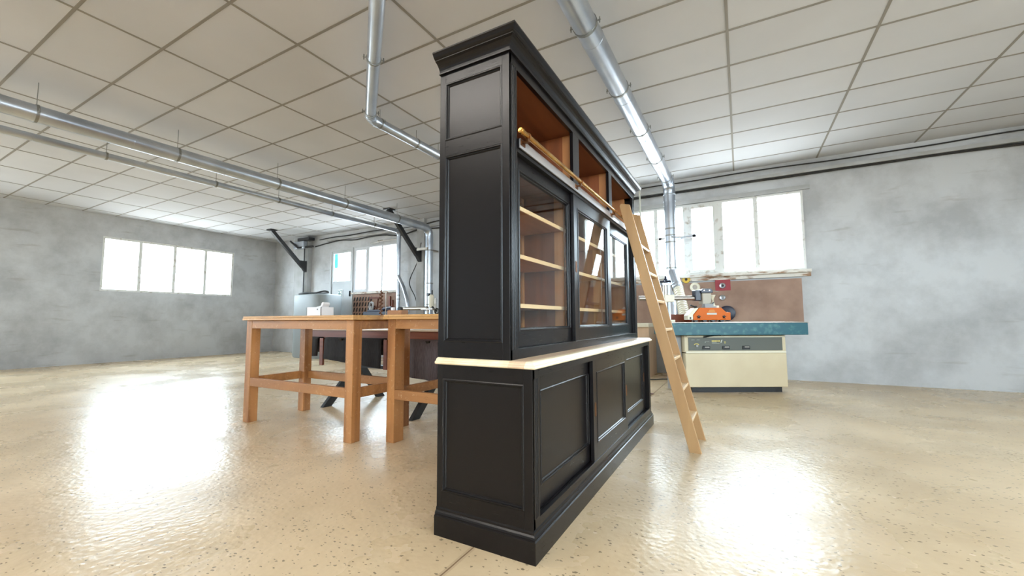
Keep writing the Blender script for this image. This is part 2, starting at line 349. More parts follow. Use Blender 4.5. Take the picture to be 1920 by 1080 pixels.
# ------------------------------------------------------------------ mesh building
class MB:
    """collects shapes in world coordinates (or in a local frame given by T)"""
    def __init__(self, T=None):
        self.bm = bmesh.new(); self.T = T or Matrix.Identity(4)
    def v(self, p): return self.bm.verts.new(self.T @ Vector(p))
    def box(self, x0, x1, y0, y1, z0, z1):
        x0, x1 = min(x0, x1), max(x0, x1); y0, y1 = min(y0, y1), max(y0, y1); z0, z1 = min(z0, z1), max(z0, z1)
        V = [self.v(p) for p in ((x0, y0, z0), (x1, y0, z0), (x1, y1, z0), (x0, y1, z0), (x0, y0, z1), (x1, y0, z1), (x1, y1, z1), (x0, y1, z1))]
        for f in ((0, 3, 2, 1), (4, 5, 6, 7), (0, 1, 5, 4), (1, 2, 6, 5), (2, 3, 7, 6), (3, 0, 4, 7)):
            self.bm.faces.new([V[i] for i in f])
        return self
    def prism(self, pts, axis, a, b):
        """closed outline pts (2-D in the other two axes, cyclic order) pushed from a to b along axis"""
        def P(p, t):
            return {'x': (t, p[0], p[1]), 'y': (p[0], t, p[1]), 'z': (p[0], p[1], t)}[axis]
        A = [self.v(P(p, a)) for p in pts]; B = [self.v(P(p, b)) for p in pts]
        self.bm.faces.new(A[::-1]); self.bm.faces.new(B)
        for i in range(len(pts)):
            j = (i + 1) % len(pts); self.bm.faces.new((A[i], A[j], B[j], B[i]))
        return self
    def ring(self, c, n, r, seg, up=None):
        n = Vector(n).normalized(); a = n.orthogonal().normalized() if up is None else (Vector(up) - n * Vector(up).dot(n)).normalized()
        b = n.cross(a)
        return [self.v(Vector(c) + (a * math.cos(2 * math.pi * i / seg) + b * math.sin(2 * math.pi * i / seg)) * r) for i in range(seg)]
    def skin(self, rings, cap=True, closed=False):
        k = len(rings)
        for q in range(k if closed else k - 1):
            A, B = rings[q], rings[(q + 1) % k]
            for i in range(len(A)):
                j = (i + 1) % len(A); self.bm.faces.new((A[i], A[j], B[j], B[i]))
        if cap and not closed:
            self.bm.faces.new(rings[0][::-1]); self.bm.faces.new(rings[-1])
        return self
    def tube(self, pts, r, seg=16, cap=True, up=(0.31, 0.22, 0.93)):
        pts = [Vector(p) for p in pts]; rings = []
        for i, p in enumerate(pts):
            t0 = (p - pts[i - 1]).normalized() if i else (pts[1] - p).normalized()
            t1 = (pts[i + 1] - p).normalized() if i < len(pts) - 1 else t0
            t = (t0 + t1).normalized(); c = max(0.5, t.dot(t1))
            rr = r[i] if isinstance(r, (list, tuple)) else r
            rings.append(self.ring(p, t, rr, seg, up))
        return self.skin(rings, cap)
    def lathe(self, c, axis, prof, seg=28):
        c = Vector(c); ax = Vector(axis).normalized()
        return self.skin([self.ring(c + ax * h, ax, max(r, 1e-4), seg) for r, h in prof])
    def torus(self, c, axis, R, r, seg=28, s2=8):
        c = Vector(c); ax = Vector(axis).normalized(); a = ax.orthogonal().normalized(); b = ax.cross(a); rings = []
        for i in range(seg):
            t = 2 * math.pi * i / seg; d = a * math.cos(t) + b * math.sin(t); rg = []
            for j in range(s2):
                u = 2 * math.pi * j / s2; rg.append(self.v(c + d * (R + r * math.cos(u)) + ax * (r * math.sin(u))))
            rings.append(rg)
        return self.skin(rings, closed=True)
    def sweep(self, path_fn, prof):
        """prof: closed list of (out, z); path_fn(out) gives the mitred corner points for that offset"""
        cols = [[self.v((p[0], p[1], z)) for p in path_fn(o)] for o, z in prof]
        m = len(cols[0])
        for i in range(len(cols)):
            A, B = cols[i], cols[(i + 1) % len(cols)]
            for k in range(m - 1): self.bm.faces.new((A[k], A[k + 1], B[k + 1], B[k]))
        self.bm.faces.new([c[0] for c in cols]); self.bm.faces.new([c[-1] for c in cols][::-1])
        return self
    def panel_ring(self, fn, a0, a1, b0, b1, prof):
        """mitred rectangular moulding; prof closed list of (inset, out); fn(a,b,out)->xyz"""
        loops = [[self.v(fn(a0 + i, b0 + i, o)), self.v(fn(a1 - i, b0 + i, o)), self.v(fn(a1 - i, b1 - i, o)), self.v(fn(a0 + i, b1 - i, o))] for i, o in prof]
        return self.skin([list(c) for c in loops], closed=True)
    def build(self, name, m, parent=None, smooth=False, bevel=0.0, root=None, split=False):
        if split:
            left = set(self.bm.faces); first = None
            while left:
                f0 = next(iter(left)); isl = {f0}; st = [f0]
                while st:
                    f = st.pop()
                    for e in f.edges:
                        for g_ in e.link_faces:
                            if g_ not in isl: isl.add(g_); st.append(g_)
                left -= isl
                nb = MB(); vm = {}
                for f in isl:
                    for v_ in f.verts:
                        if v_ not in vm: vm[v_] = nb.bm.verts.new(v_.co)
                    nb.bm.faces.new([vm[v_] for v_ in f.verts])
                o_ = nb.build(name, m, parent, smooth, bevel, root)
                first = first or o_
            self.bm.free(); return first
        bmesh.ops.recalc_face_normals(self.bm, faces=self.bm.faces)
        me = bpy.data.meshes.new(name)
        o = bpy.data.objects.new(name, me)
        top = parent
        if top is not None:
            inv = WORLD[top.name].inverted(); self.bm.transform(inv); WORLD[o.name] = WORLD[top.name]
            o.parent = top
        else:
            xs = [v.co for v in self.bm.verts]
            lo = Vector((min(c.x for c in xs), min(c.y for c in xs), min(c.z for c in xs)))
            hi = Vector((max(c.x for c in xs), max(c.y for c in xs), max(c.z for c in xs)))
            base = Vector(((lo.x + hi.x) / 2, (lo.y + hi.y) / 2, lo.z)) if root is None else Vector(root)
            W = Matrix.Translation(base); self.bm.transform(W.inverted()); o.location = base; WORLD[o.name] = W
        self.bm.to_mesh(me); self.bm.free()
        me.materials.append(m)
        if smooth:
            for p in me.polygons: p.use_smooth = True
            es = o.modifiers.new('edge split', 'EDGE_SPLIT'); es.split_angle = math.radians(38)
        if bevel:
            bv = o.modifiers.new('bevel', 'BEVEL'); bv.width = bevel; bv.segments = 2; bv.limit_method = 'ANGLE'; bv.angle_limit = math.radians(40)
        COL.objects.link(o)
        return o
WORLD = {}

def thing(name, label, cat, loc=(0, 0, 0), rz=0.0, group=None):
    o = bpy.data.objects.new(name, None); COL.objects.link(o)
    o.location = loc; o.rotation_euler = (0, 0, rz); o.empty_display_size = 0.1
    o['label'] = label; o['category'] = cat
    if group: o['group'] = group
    WORLD[o.name] = Matrix.Translation(Vector(loc)) @ Matrix.Rotation(rz, 4, 'Z')
    return o
def tag(o, label, cat, group=None, kind=None):
    o['label'] = label; o['category'] = cat
    if group: o['group'] = group
    if kind: o['kind'] = kind
    return o
def struct(o, label=None):
    o['kind'] = 'structure'
    if label: o['label'] = label
    return o

# ------------------------------------------------------------------ room shell
ROOM0 = (0, 0, 0)
struct(MB().box(XL - 0.3, XR + 0.3, YB - 0.3, YF + 0.3, -0.2, 0).build('floor', FLOOR, root=ROOM0), 'beige speckled resin floor')
ceil = struct(MB().box(XL - 0.3, XR + 0.3, YB - 0.3, YF + 0.3, ZC, ZC + 0.1).build('ceiling', CEIL, root=ROOM0), 'suspended ceiling of pale rectangular tiles')
g = MB()
k = math.floor(XL / 1.2)
x = k * 1.2
while x < XR:
    if x > XL: g.box(x - 0.012, x + 0.012, YB, YF, ZC - 0.004, ZC + 0.002)
    x += 1.2
y = -0.1 - 0.6 * 8
while y < YF:
    g.box(XL, XR, y - 0.012, y + 0.012, ZC - 0.0035, ZC + 0.002)
    y += 0.6
g.build('ceiling_grid', TBAR, ceil)

def wall_with_holes(name, axis, c0, c1, a0, a1, holes, m):
    """axis 'y': wall occupies y c0..c1 and runs along x; holes = (a0,a1,z0,z1)"""
    b = MB(); holes = sorted(holes); cur = a0
    def bx(p, q, z0, z1):
        if q - p < 1e-4 or z1 - z0 < 1e-4: return
        if axis == 'y': b.box(p, q, c0, c1, z0, z1)
        else: b.box(c0, c1, p, q, z0, z1)
    for h in holes:
        bx(cur, h[0], 0, ZC); bx(h[0], h[1], 0, h[2]); bx(h[0], h[1], h[3], ZC); cur = h[1]
    bx(cur, a1, 0, ZC)
    return struct(b.build(name, m, root=ROOM0))
WX0, WX1 = -2.55, 0.98
wall_with_holes('wall_far', 'y', YF, YF + 0.25, XL - 0.25, XR + 0.25,
                [(-10.80, -9.80, 0.02, 3.13), (-9.72, -8.06, 1.80, 3.10), (WX0, WX1, 1.80, 3.12)], WALL)
wall_with_holes('wall_back', 'y', YB - 0.25, YB, XL - 0.25, XR + 0.25, [(0.4, 5.2, 1.7, 3.1)], WALL)
wall_with_holes('wall_left', 'x', XL - 0.25, XL, YB - 0.25, YF + 0.25, [(-4.6, 1.0, 1.5, 3.3), (3.9, 6.9, 1.75, 3.10)], WALL)
wall_with_holes('wall_right', 'x', XR, XR + 0.25, YB - 0.25, YF + 0.25, [(-3.5, 3.5, 1.6, 3.1)], WALL)
# beam and shadow line above the far windows, pilasters
struct(MB().box(WX0 - 0.1, WX1 + 0.1, YF - 0.05, YF, 3.13, 3.20).build('trim_1', CONC, root=ROOM0), 'narrow concrete ledge above the far right windows')
struct(MB().box(-12.33, -11.69, YF - 0.16, YF, 0, ZC).build('trim_2', CONC, root=ROOM0), 'shallow concrete pilaster at the far left')
struct(MB().box(-7.30, -7.06, YF - 0.1, YF, 0, ZC).build('trim_3', CONC, root=ROOM0), 'narrow concrete pilaster behind the black roof brace')
struct(MB().box(-10.9, XR, YF - 0.075, YF, 3.40, 3.455).build('trim_4', CONC, root=ROOM0), 'shallow ledge high on the far wall')

def window(name, x0, x1, z0, z1, bars, y=YF - 0.02, sash=(), label=None, sill=None, m=PAINTW):
    root = struct(MB().panel_ring(lambda a, b, o: (a, y + o, b), x0, x1, z0, z1, [(0, 0), (0.035, 0), (0.035, 0.10), (0, 0.10)]).build(name, m, root=ROOM0), label)
    b = MB()
    for xc, w in bars: b.box(xc - w / 2, xc + w / 2, y - 0.01, y + 0.09, z0 + 0.02, z1 - 0.02)
    if bars: b.build('window_bar', m, root, split=True)
    for (a, c) in sash:
        MB().panel_ring(lambda p, q, o: (p, y - 0.02 + o, q), a, c, z0 + 0.035, z1 - 0.035, [(0, 0), (0.055, 0), (0.055, 0.06), (0, 0.06)]).build('window_sash', m, root)
    MB().box(x0 + 0.03, x1 - 0.03, y + 0.05, y + 0.056, z0 + 0.03, z1 - 0.03).build('window_glass', PANE, root)
    if sill:
        MB().box(x0 - 0.05, x1 + 0.05, YF - sill, YF + 0.0, z0 - 0.05, z0).build('window_sill', PEELW, root)
    return root
r = struct(MB().panel_ring(lambda a, b_, o: (XL - 0.1 + o, a, b_), 3.9, 6.9, 1.75, 3.10, [(0, 0), (0.05, 0), (0.05, 0.08), (0, 0.08)]).build('added_window_left', PAINTW, root=ROOM0), 'added window strip along the left wall')  # added window, brings daylight to the dim left side
b = MB()
for i in range(1, 4): b.box(XL - 0.1, XL - 0.03, 3.9 + 0.75 * i - 0.035, 3.9 + 0.75 * i + 0.035, 1.78, 3.07)
b.build('window_bar', PAINTW, r, split=True)
MB().box(XL - 0.06, XL - 0.055, 3.93, 6.87, 1.78, 3.07).build('window_glass', PANE, r)
bars = [(-1.91, 0.07), (-1.35, 0.065)]
sash = []
xx = -0.82
while xx < WX1 - 0.3:
    bars.append((xx, 0.09)); bars.append((xx + 0.56, 0.10)); sash.append((xx + 0.045, xx + 0.51)); bars.append((xx + 1.12, 0.065))
    xx += 1.68
bars = [b_ for b_ in bars if b_[0] < WX1 - 0.1]
w2 = window('window_2', WX0, WX1, 1.80, 3.12, bars, sash=[s_ for s_ in sash if s_[1] < WX1], label='long strip of old white framed windows on the far wall', sill=0.13)
b = MB().box(WX0 - 0.05, WX1 + 0.05, YF - 0.05, YF - 0.0, 1.69, 1.75); b.build('sill_apron', PEELW, w2)
w1 = window('window_1', -9.72, -8.06, 1.80, 3.10, [(-9.15, 0.07), (-8.61, 0.06)], sash=[(-9.69, -9.18)], label='three-light white framed window beside the grey door', sill=0.10, m=CREAM_W)
b = MB(); b.tube([(-9.05, YF - 0.06, 3.17), (-8.6, YF - 0.16, 3.15)], 0.012, 8); b.tube([(-8.62, YF - 0.02, 3.22), (-8.62, YF - 0.2, 3.16)], 0.02, 8)
b.tube([(-8.62, YF - 0.2, 3.16), (-8.1, YF - 0.04, 3.2)], 0.01, 8); b.build('window_opener', STEEL, w1, smooth=True)
window('added_window_back', 0.4, 5.2, 1.7, 3.1, [(0.4 + 1.2 * i, 0.07) for i in range(1, 4)], y=YB - 0.1, label='added window strip in the unseen wall behind')  # out of view, put in as a daylight source from behind
r = struct(MB().panel_ring(lambda a, b_, o: (XL - 0.1 + o, a, b_), -4.6, 1.0, 1.5, 3.3, [(0, 0), (0.05, 0), (0.05, 0.08), (0, 0.08)]).build('added_window_left_near', PAINTW, root=ROOM0), 'added window strip along the left wall')  # out-of-view window added to light the ceiling and floor
b = MB()
for i in range(1, 5): b.box(XL - 0.1, XL - 0.03, -4.6 + 1.12 * i - 0.035, -4.6 + 1.12 * i + 0.035, 1.53, 3.27)
b.build('window_bar', PAINTW, r, split=True)
MB().box(XL - 0.06, XL - 0.055, -4.57, 0.97, 1.53, 3.27).build('window_glass', PANE, r)
r = struct(MB().panel_ring(lambda a, b_, o: (XR + 0.05 + o, a, b_), -3.5, 3.5, 1.6, 3.1, [(0, 0), (0.05, 0), (0.05, 0.08), (0, 0.08)]).build('added_window_right', PAINTW, root=ROOM0))  # right-wall window out of view, added as a daylight source
b = MB()
for i in range(1, 7): b.box(XR + 0.05, XR + 0.12, -3.5 + i - 0.035, -3.5 + i + 0.035, 1.63, 3.07)
b.build('window_bar', PAINTW, r, split=True)
MB().box(XR + 0.09, XR + 0.096, -3.47, 3.47, 1.63, 3.07).build('window_glass', PANE, r)
# door with a glazed top
y0 = YF - 0.02
d = struct(MB().panel_ring(lambda a, b_, o: (a, y0 + o, b_), -10.80, -9.80, 0.0, 3.13, [(0, 0), (0.06, 0), (0.06, 0.12), (0, 0.12)]).build('door_1', DOORM, root=ROOM0), 'grey painted door with a glazed upper half in the far wall')
MB().box(-10.74, -9.86, y0 + 0.03, y0 + 0.07, 0.02, 2.10).build('door_leaf', DOORM, d)
MB().panel_ring(lambda a, b_, o: (a, y0 + 0.02 + o, b_), -10.74, -9.86, 2.10, 3.07, [(0, 0), (0.065, 0), (0.065, 0.06), (0, 0.06)]).build('door_glazing_frame', DOORM, d)
MB().box(-10.69, -9.91, y0 + 0.045, y0 + 0.051, 2.15, 3.02).build('door_glass', PANE, d)
MB().box(-10.66, -10.52, y0 + 0.055, y0 + 0.06, 2.17, 3.0).build('tinted_film', TINT, d)
MB().box(-9.905, -9.888, y0 - 0.03, y0 + 0.03, 1.70, 1.86).build('door_handle', DARKM, d)
sg = thing('exit_sign', 'small green and white emergency exit pictogram on the grey door', 'sign', (-10.33, y0 + 0.03, 1.69))
MB().box(-10.43, -10.225, y0 + 0.018, y0 + 0.029, 1.69, 1.91).build('sign_plate', WHITEP, sg)
q0, q1 = y0 + 0.013, y0 + 0.018
E_ = lambda u, w: (-10.43 + 0.205 * u, 1.69 + 0.22 * w)
b = MB()
def rc(u0, u1, w0, w1):
    (a_, c_), (d_, e_) = E_(u0, w0), E_(u1, w1); b.box(a_, d_, q0, q1, c_, e_)
rc(0.05, 0.16, 0.72, 0.92); rc(0.34, 0.90, 0.80, 0.92); rc(0.80, 0.90, 0.06, 0.80); rc(0.06, 0.28, 0.06, 0.26)
b.prism([E_(*p) for p in ((0.24, 0.62), (0.50, 0.56), (0.72, 0.42), (0.66, 0.36), (0.44, 0.44), (0.44, 0.28), (0.66, 0.12), (0.58, 0.06), (0.30, 0.24), (0.12, 0.36), (0.08, 0.46))], 'y', q0, q1)
hx, hz_ = E_(0.36, 0.72); b.lathe((hx, q0, hz_), (0, 1, 0), [(0.018, 0), (0.018, 0.005)], 14)
b.build('sign_symbol', GREENS, sg)

# unseen fluorescent fittings: first inferred from the bookcase sheen, other two added for light
def emit(name, col, st):
    m = bpy.data.materials.new(name); m.use_nodes = True; n = m.node_tree.nodes
    n['Principled BSDF'].inputs['Emission Color'].default_value = col; n['Principled BSDF'].inputs['Emission Strength'].default_value = st
    return m
TUBE = emit('fluorescent_tube', (1.0, 0.94, 0.86, 1), 44.0)
for lx, ly, lab in ((-2.5, -0.6, 'white twin-tube ceiling light nearest the bookcase'), (1.2, -0.6, 'added white twin-tube ceiling light right of the camera'), (-6.2, -0.6, 'added white twin-tube ceiling light on the far left')):
    cl = thing('ceiling_light', lab, 'ceiling light', (lx, ly, ZC - 0.01), 0, 'ceiling lights')
    MB().box(lx - 0.8, lx + 0.8, ly - 0.11, ly + 0.11, ZC - 0.06, ZC - 0.006).build('light_tray', WHITEP, cl, bevel=0.006)
    for o_ in (-0.06, 0.06):
        MB().tube([(lx - 0.76, ly + o_, ZC - 0.085), (lx + 0.76, ly + o_, ZC - 0.085)], 0.016, 12).build('light_tube', TUBE, cl, smooth=True)

# ------------------------------------------------------------------ base cabinet
CX0, CX1, CY0, CY1 = -1.297, -0.787, 1.600, 4.175
UX1 = -0.894
def path_for(x1):
    return lambda o: [(CX0, CY0 - o), (x1 + o, CY0 - o), (x1 + o, CY1 + o), (CX0, CY1 + o)]
side = lambda yp: (lambda a, b_, o: (a, yp - o, b_))
sideF = lambda yp: (lambda a, b_, o: (a, yp + o, b_))
front = lambda xp: (lambda a, b_, o: (xp + o, a, b_))
MOULD = [(-0.001, -0.02), (-0.001, 0.001), (0.003, 0.0035), (0.007, 0.0035), (0.009, 0.0), (0.009, -0.004), (0.013, -0.005), (0.017, -0.0105), (0.017, -0.02)]

def framed_side(parent, y, s, x0, x1, zs, sl, sr, z0, z1, name='side_panel'):
    """frame and panel side. s=-1 faces the camera side. zs: list of (z0,z1) panel openings"""
    t = 0.022
    ya, yb = (y, y + t) if s < 0 else (y - t, y)
    b = MB(); b.box(x0 + 0.001, x1 - 0.001, ya + (0.0195 if s < 0 else 0.0), ya + (0.022 if s < 0 else 0.0025), z0, z1)
    side_o = b.build(name, BLK_Z, parent)
    b = MB(); b.box(x0, sl, ya, yb, z0, z1); b.box(sr, x1, ya, yb, z0, z1)
    b.build('side_stile', BLK_Z, side_o, bevel=0.0012, split=True)
    b = MB(); edges = [z0] + [e for z in zs for e in z] + [z1]
    for i in range(0, len(edges), 2): b.box(sl, sr, ya, yb, edges[i], edges[i + 1])
    b.build('side_rail', BLK_X, side_o, split=True)
    fn = side(y) if s < 0 else sideF(y)
    for (a, c) in zs:
        MB().panel_ring(fn, sl, sr, a, c, MOULD).build('side_moulding', BLK_Z, side_o)
        pb = MB(); yy = y + 0.011 if s < 0 else y - 0.02
        pb.box(sl, sr, yy, yy + 0.009, a, c); pb.build('inset_panel', BLK_Z, side_o)
    return side_o

def fluted_stile(parent, xf, y0, y1, z0, z1, zf0, zf1, depth=0.022):
    n = 3; m_ = 0.011; w = (y1 - y0 - 2 * m_) / n
    pts = [(xf - depth, y0), (xf, y0), (xf, y0 + m_ - 0.001)]
    for i in range(n):
        yc = y0 + m_ + (i + 0.5) * w
        for k_ in range(9):
            t = math.pi * k_ / 8; pts.append((xf - 0.0065 + 0.0065 * math.sin(t), yc - w * 0.40 * math.cos(t)))
    pts.append((xf, y1 - m_ + 0.001))
    pts += [(xf, y1), (xf - depth, y1)]
    out = []
    for p in pts:
        if not out or (abs(p[0] - out[-1][0]) + abs(p[1] - out[-1][1])) > 1e-5: out.append(p)
    b = MB(); b.prism(out, 'z', zf0, zf1)
    b.box(xf - depth, xf, y0, y1, z0, zf0); b.box(xf - depth, xf, y0, y1, zf1, z1)
    return b.build('fluted_stile', BLK_Z, parent, smooth=True)

base = thing('base_cabinet', 'long black oak base cabinet with three sliding panel doors on the workshop floor', 'cabinet', (-1.04, 2.89, 0))
# plinth
b = MB(); b.sweep(path_for(CX1), [(-0.02, 0), (0.018, 0), (0.018, 0.088), (0.012, 0.092), (0.013, 0.097), (0.010, 0.104), (0.004, 0.110), (0.004, 0.118), (0.0, 0.124), (-0.02, 0.124)])
b.build('plinth', BLK_Y, base)
framed_side(base, CY0, -1, CX0, CX1, [(0.197, 0.720)], -1.265, -0.829, 0.12, 0.789)
framed_side(base, CY1, 1, CX0, CX1, [(0.197, 0.720)], -1.265, -0.829, 0.12, 0.789)
fluted_stile(base, CX1, CY0 + 0.003, 1.665, 0.12, 0.789, 0.165, 0.745)
fluted_stile(base, CX1, 4.11, CY1 - 0.003, 0.12, 0.789, 0.165, 0.745)
b = MB(); b.box(CX1 - 0.022, CX1, 1.665, 4.11, 0.753, 0.789); b.box(CX1 - 0.022, CX1, 1.665, 4.11, 0.12, 0.158)
b.box(CX1 - 0.004, CX1 + 0.002, 1.665, 4.11, 0.776, 0.780)
b.build('face_rail', BLK_Y, base, bevel=0.001, split=True)
b = MB(); b.box(CX0 + 0.01, CX1 - 0.022, CY0 + 0.02, CY1 - 0.02, 0.128, 0.150); b.box(CX0 + 0.01, CX1 - 0.022, CY0 + 0.02, CY1 - 0.02, 0.762, 0.785)
b.box(CX0, CX0 + 0.012, CY0 + 0.02, CY1 - 0.02, 0.128, 0.785)
b.box(CX1 - 0.10, CX1 - 0.022, 1.623, 1.664, 0.15, 0.762); b.box(CX1 - 0.10, CX1 - 0.022, 4.111, 4.152, 0.15, 0.762)
b.build('carcass', BLK_Y, base)
b = MB()
for xx in (CX1 - 0.030, CX1 - 0.062): b.box(xx, xx + 0.004, 1.665, 4.11, 0.150, 0.158)
b.build('door_track', BLK_Y, base, split=True)

def pull(parent, x, y, z, h, name='door_pull', m=COPPER):
    w = 0.011; pts_o, pts_i = [], []
    b = MB()
    def stad(wr, hr, n=10):
        P = []
        for i in range(n + 1): a = math.pi * i / n; P.append((y + wr * math.cos(a), z + hr - wr + wr * math.sin(a)))
        for i in range(n + 1): a = math.pi + math.pi * i / n; P.append((y + wr * math.cos(a), z - hr + wr + wr * math.sin(a)))
        return P
    O, I = stad(w, h / 2), stad(w * 0.62, h / 2 - w * 0.4)
    r1 = [b.v((x, p[0], p[1])) for p in O]; r2 = [b.v((x + 0.0022, p[0], p[1])) for p in O]
    r3 = [b.v((x + 0.0022, p[0], p[1])) for p in I]; r4 = [b.v((x + 0.0006, p[0], p[1])) for p in I]
    b.skin([r1, r2, r3, r4]); return b.build(name, m, parent)

def panel_door(parent, xf, y0, y1, z0, z1, pulls, st=0.075, rl=0.075, t=0.022):
    dr = MB().box(xf - 0.019, xf - 0.0105, y0 + st, y1 - st, z0 + rl + 0.02, z1 - rl).build('sliding_door', BLK_Z, parent)
    b = MB(); b.box(xf - t, xf, y0, y0 + st, z0, z1); b.box(xf - t, xf, y1 - st, y1, z0, z1)
    b.build('door_stile', BLK_Z, dr, bevel=0.001, split=True)
    b = MB(); b.box(xf - t, xf, y0 + st, y1 - st, z0, z0 + rl + 0.02); b.box(xf - t, xf, y0 + st, y1 - st, z1 - rl, z1); b.build('door_rail', BLK_Y, dr, split=True)
    MB().panel_ring(front(xf), y0 + st, y1 - st, z0 + rl + 0.02, z1 - rl, MOULD).build('door_moulding', BLK_Z, dr)
    for py in pulls: pull(dr, xf, py, 0.457, 0.085)
    return dr
panel_door(base, CX1 - 0.034, 1.667, 2.52, 0.158, 0.752, [], st=0.082)
panel_door(base, CX1 - 0.004, 2.435, 3.275, 0.158, 0.752, [2.472, 3.245], st=0.068)
panel_door(base, CX1 - 0.034, 3.26, 4.10, 0.158, 0.752, [4.04], st=0.10)

# ------------------------------------------------------------------ worktop between the two cabinets
wt = thing('cabinet_worktop', 'pale ash worktop with a moulded edge lying on the black base cabinet', 'worktop', (-1.04, 2.89, 0.789))
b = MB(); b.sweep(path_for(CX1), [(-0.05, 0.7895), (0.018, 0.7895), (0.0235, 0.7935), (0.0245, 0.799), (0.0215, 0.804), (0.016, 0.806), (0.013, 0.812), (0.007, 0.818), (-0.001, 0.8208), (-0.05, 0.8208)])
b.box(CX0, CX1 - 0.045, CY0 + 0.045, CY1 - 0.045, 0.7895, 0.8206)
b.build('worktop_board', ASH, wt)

# ------------------------------------------------------------------ hutch (upper cabinet)
hu = thing('bookcase_hutch', 'tall black oak bookcase with glazed sliding doors, standing on the pale worktop', 'bookcase', (-1.1, 2.89, 0.821))
framed_side(hu, CY0, -1, CX0, UX1, [(0.897, 1.815), (1.897, 2.195)], -1.262, -0.932, 0.821, 2.30)
framed_side(hu, CY1, 1, CX0, UX1, [(0.897, 1.815), (1.897, 2.195)], -1.262, -0.932, 0.821, 2.30)
fluted_stile(hu, UX1, CY0 + 0.003, 1.675, 0.821, 2.30, 0.865, 2.205)
fluted_stile(hu, UX1, 4.10, CY1 - 0.003, 0.821, 2.30, 0.865, 2.205)
b = MB(); b.box(UX1 - 0.022, UX1, 1.675, 4.10, 2.20, 2.30); b.box(UX1 - 0.022, UX1, 1.675, 4.10, 0.821, 0.868)
b.build('face_rail', BLK_Y, hu, bevel=0.001, split=True)
b = MB(); b.prism([(UX1 - 0.05, 1.800), (UX1 - 0.004, 1.800), (UX1 + 0.003, 1.811), (UX1 + 0.0105, 1.811), (UX1 + 0.0105, 1.858), (UX1 - 0.05, 1.858)], 'y', 1.676, 4.099)
b.build('rail_ledge', BLK_Y, hu)
MB().box(UX1 + 0.0105, UX1 + 0.0165, 1.677, 4.098, 1.812, 1.8575).build('ledge_strip', mat('brushed_pale_metal', srgb(206, 204, 204), 0.34, 0.75), hu)
b = MB()
for (a, c) in ((2.435, 2.545), (3.255, 3.340)): b.box(UX1 - 0.022, UX1, a, c, 1.858, 2.20)
b.build('bay_stile', BLK_Z, hu, bevel=0.001, split=True)
# cornice
b = MB(); b.sweep(path_for(UX1), [(-0.02, 2.248), (0.013, 2.248), (0.013, 2.254), (0.007, 2.258), (0.0085, 2.268), (0.013, 2.278), (0.021, 2.288), (0.032, 2.296), (0.044, 2.301),
                                  (0.044, 2.305), (0.050, 2.308), (0.056, 2.314), (0.061, 2.323), (0.066, 2.329), (0.066, 2.336), (-0.02, 2.336)])
b.build('cornice', BLK_Y, hu)
MB().box(CX0 + 0.01, UX1 - 0.02, CY0 + 0.02, CY1 - 0.02, 2.30, 2.33).build('dust_top', BLK_Y, hu)
# interior
b = MB(); b.box(CX0 + 0.002, CX0 + 0.012, CY0 + 0.022, CY1 - 0.022, 0.83, 2.22)
b.build('back_panel', OAK_IN_Z, hu)
b = MB(); xb = CX0 + 0.012
for (z0, z1) in ((0.84, 0.91), (1.80, 1.85), (1.36, 1.43), (2.15, 2.205)): b.box(xb, xb + 0.012, CY0 + 0.04, CY1 - 0.04, z0, z1)
b.build('back_rail', OAK_IN_Y, hu, split=True)
b = MB()
for yc in (1.68, 2.10, 2.49, 2.90, 3.30, 3.70, 4.10): b.box(xb + 0.0005, xb + 0.0125, yc - 0.045, yc + 0.045, 0.84, 2.205)
b.build('back_stile', OAK_PART, hu, split=True)
b = MB(); b.box(UX1 - 0.085, UX1 - 0.023, CY0 + 0.022, CY0 + 0.075, 0.821, 1.80); b.box(UX1 - 0.085, UX1 - 0.023, CY1 - 0.075, CY1 - 0.022, 0.821, 1.80); b.build('door_jamb', BLK_Z, hu, split=True)
b = MB(); b.box(CX0 + 0.012, UX1 - 0.086, CY0 + 0.022, CY0 + 0.074, 0.821, 2.205); b.box(CX0 + 0.012, UX1 - 0.086, CY1 - 0.074, CY1 - 0.022, 0.821, 2.205)
b.build('side_lining', OAK_PART, hu, split=True)
MB().box(CX0 + 0.012, UX1 - 0.023, CY0 + 0.07, CY1 - 0.07, 2.205, 2.22).build('top_lining', OAK_IN_Y, hu)
MB().box(CX0 + 0.012, UX1 - 0.023, CY0 + 0.07, CY1 - 0.07, 0.823, 0.845).build('bottom_board', OAK_IN_Y, hu)
MB().box(CX0 + 0.012, UX1 - 0.05, CY0 + 0.07, CY1 - 0.07, 1.825, 1.850).build('bay_floor', OAK_IN_Y, hu)
for yc in (2.49, 3.297):
    MB().box(CX0 + 0.012, -1.05, yc - 0.011, yc + 0.011, 0.845, 1.825).build('partition', OAK_IN_Z, hu)
    MB().box(-1.05, -0.985, yc - 0.012, yc + 0.012, 0.845, 1.825).build('partition_stile', OAK_PART, hu)
    MB().box(CX0 + 0.012, UX1 - 0.09, yc - 0.011, yc + 0.011, 1.850, 2.205).build('partition', OAK_IN_Z, hu)
    MB().box(UX1 - 0.09, UX1 - 0.023, yc - 0.012, yc + 0.012, 1.850, 2.205).build('partition_stile', OAK_PART, hu)
for z in (1.082, 1.338, 1.592):
    for (a, c) in ((1.676, 2.477), (2.503, 3.284), (3.310, 4.099)):
        sh = MB().box(CX0 + 0.024, -0.993, a, c, z - 0.020, z).build('shelf', OAK_SHELF, hu)
        MB().box(-0.993, -0.985, a, c, z - 0.021, z + 0.0005).build('shelf_lipping', SHELF, sh)
b = MB(); b.box(UX1 - 0.07, UX1 - 0.022, 1.675, 4.10, 0.845, 0.866); b.box(UX1 - 0.07, UX1 - 0.05, 1.675, 4.10, 1.79, 1.826)
b.build('door_track', BLK_Y, hu, split=True)

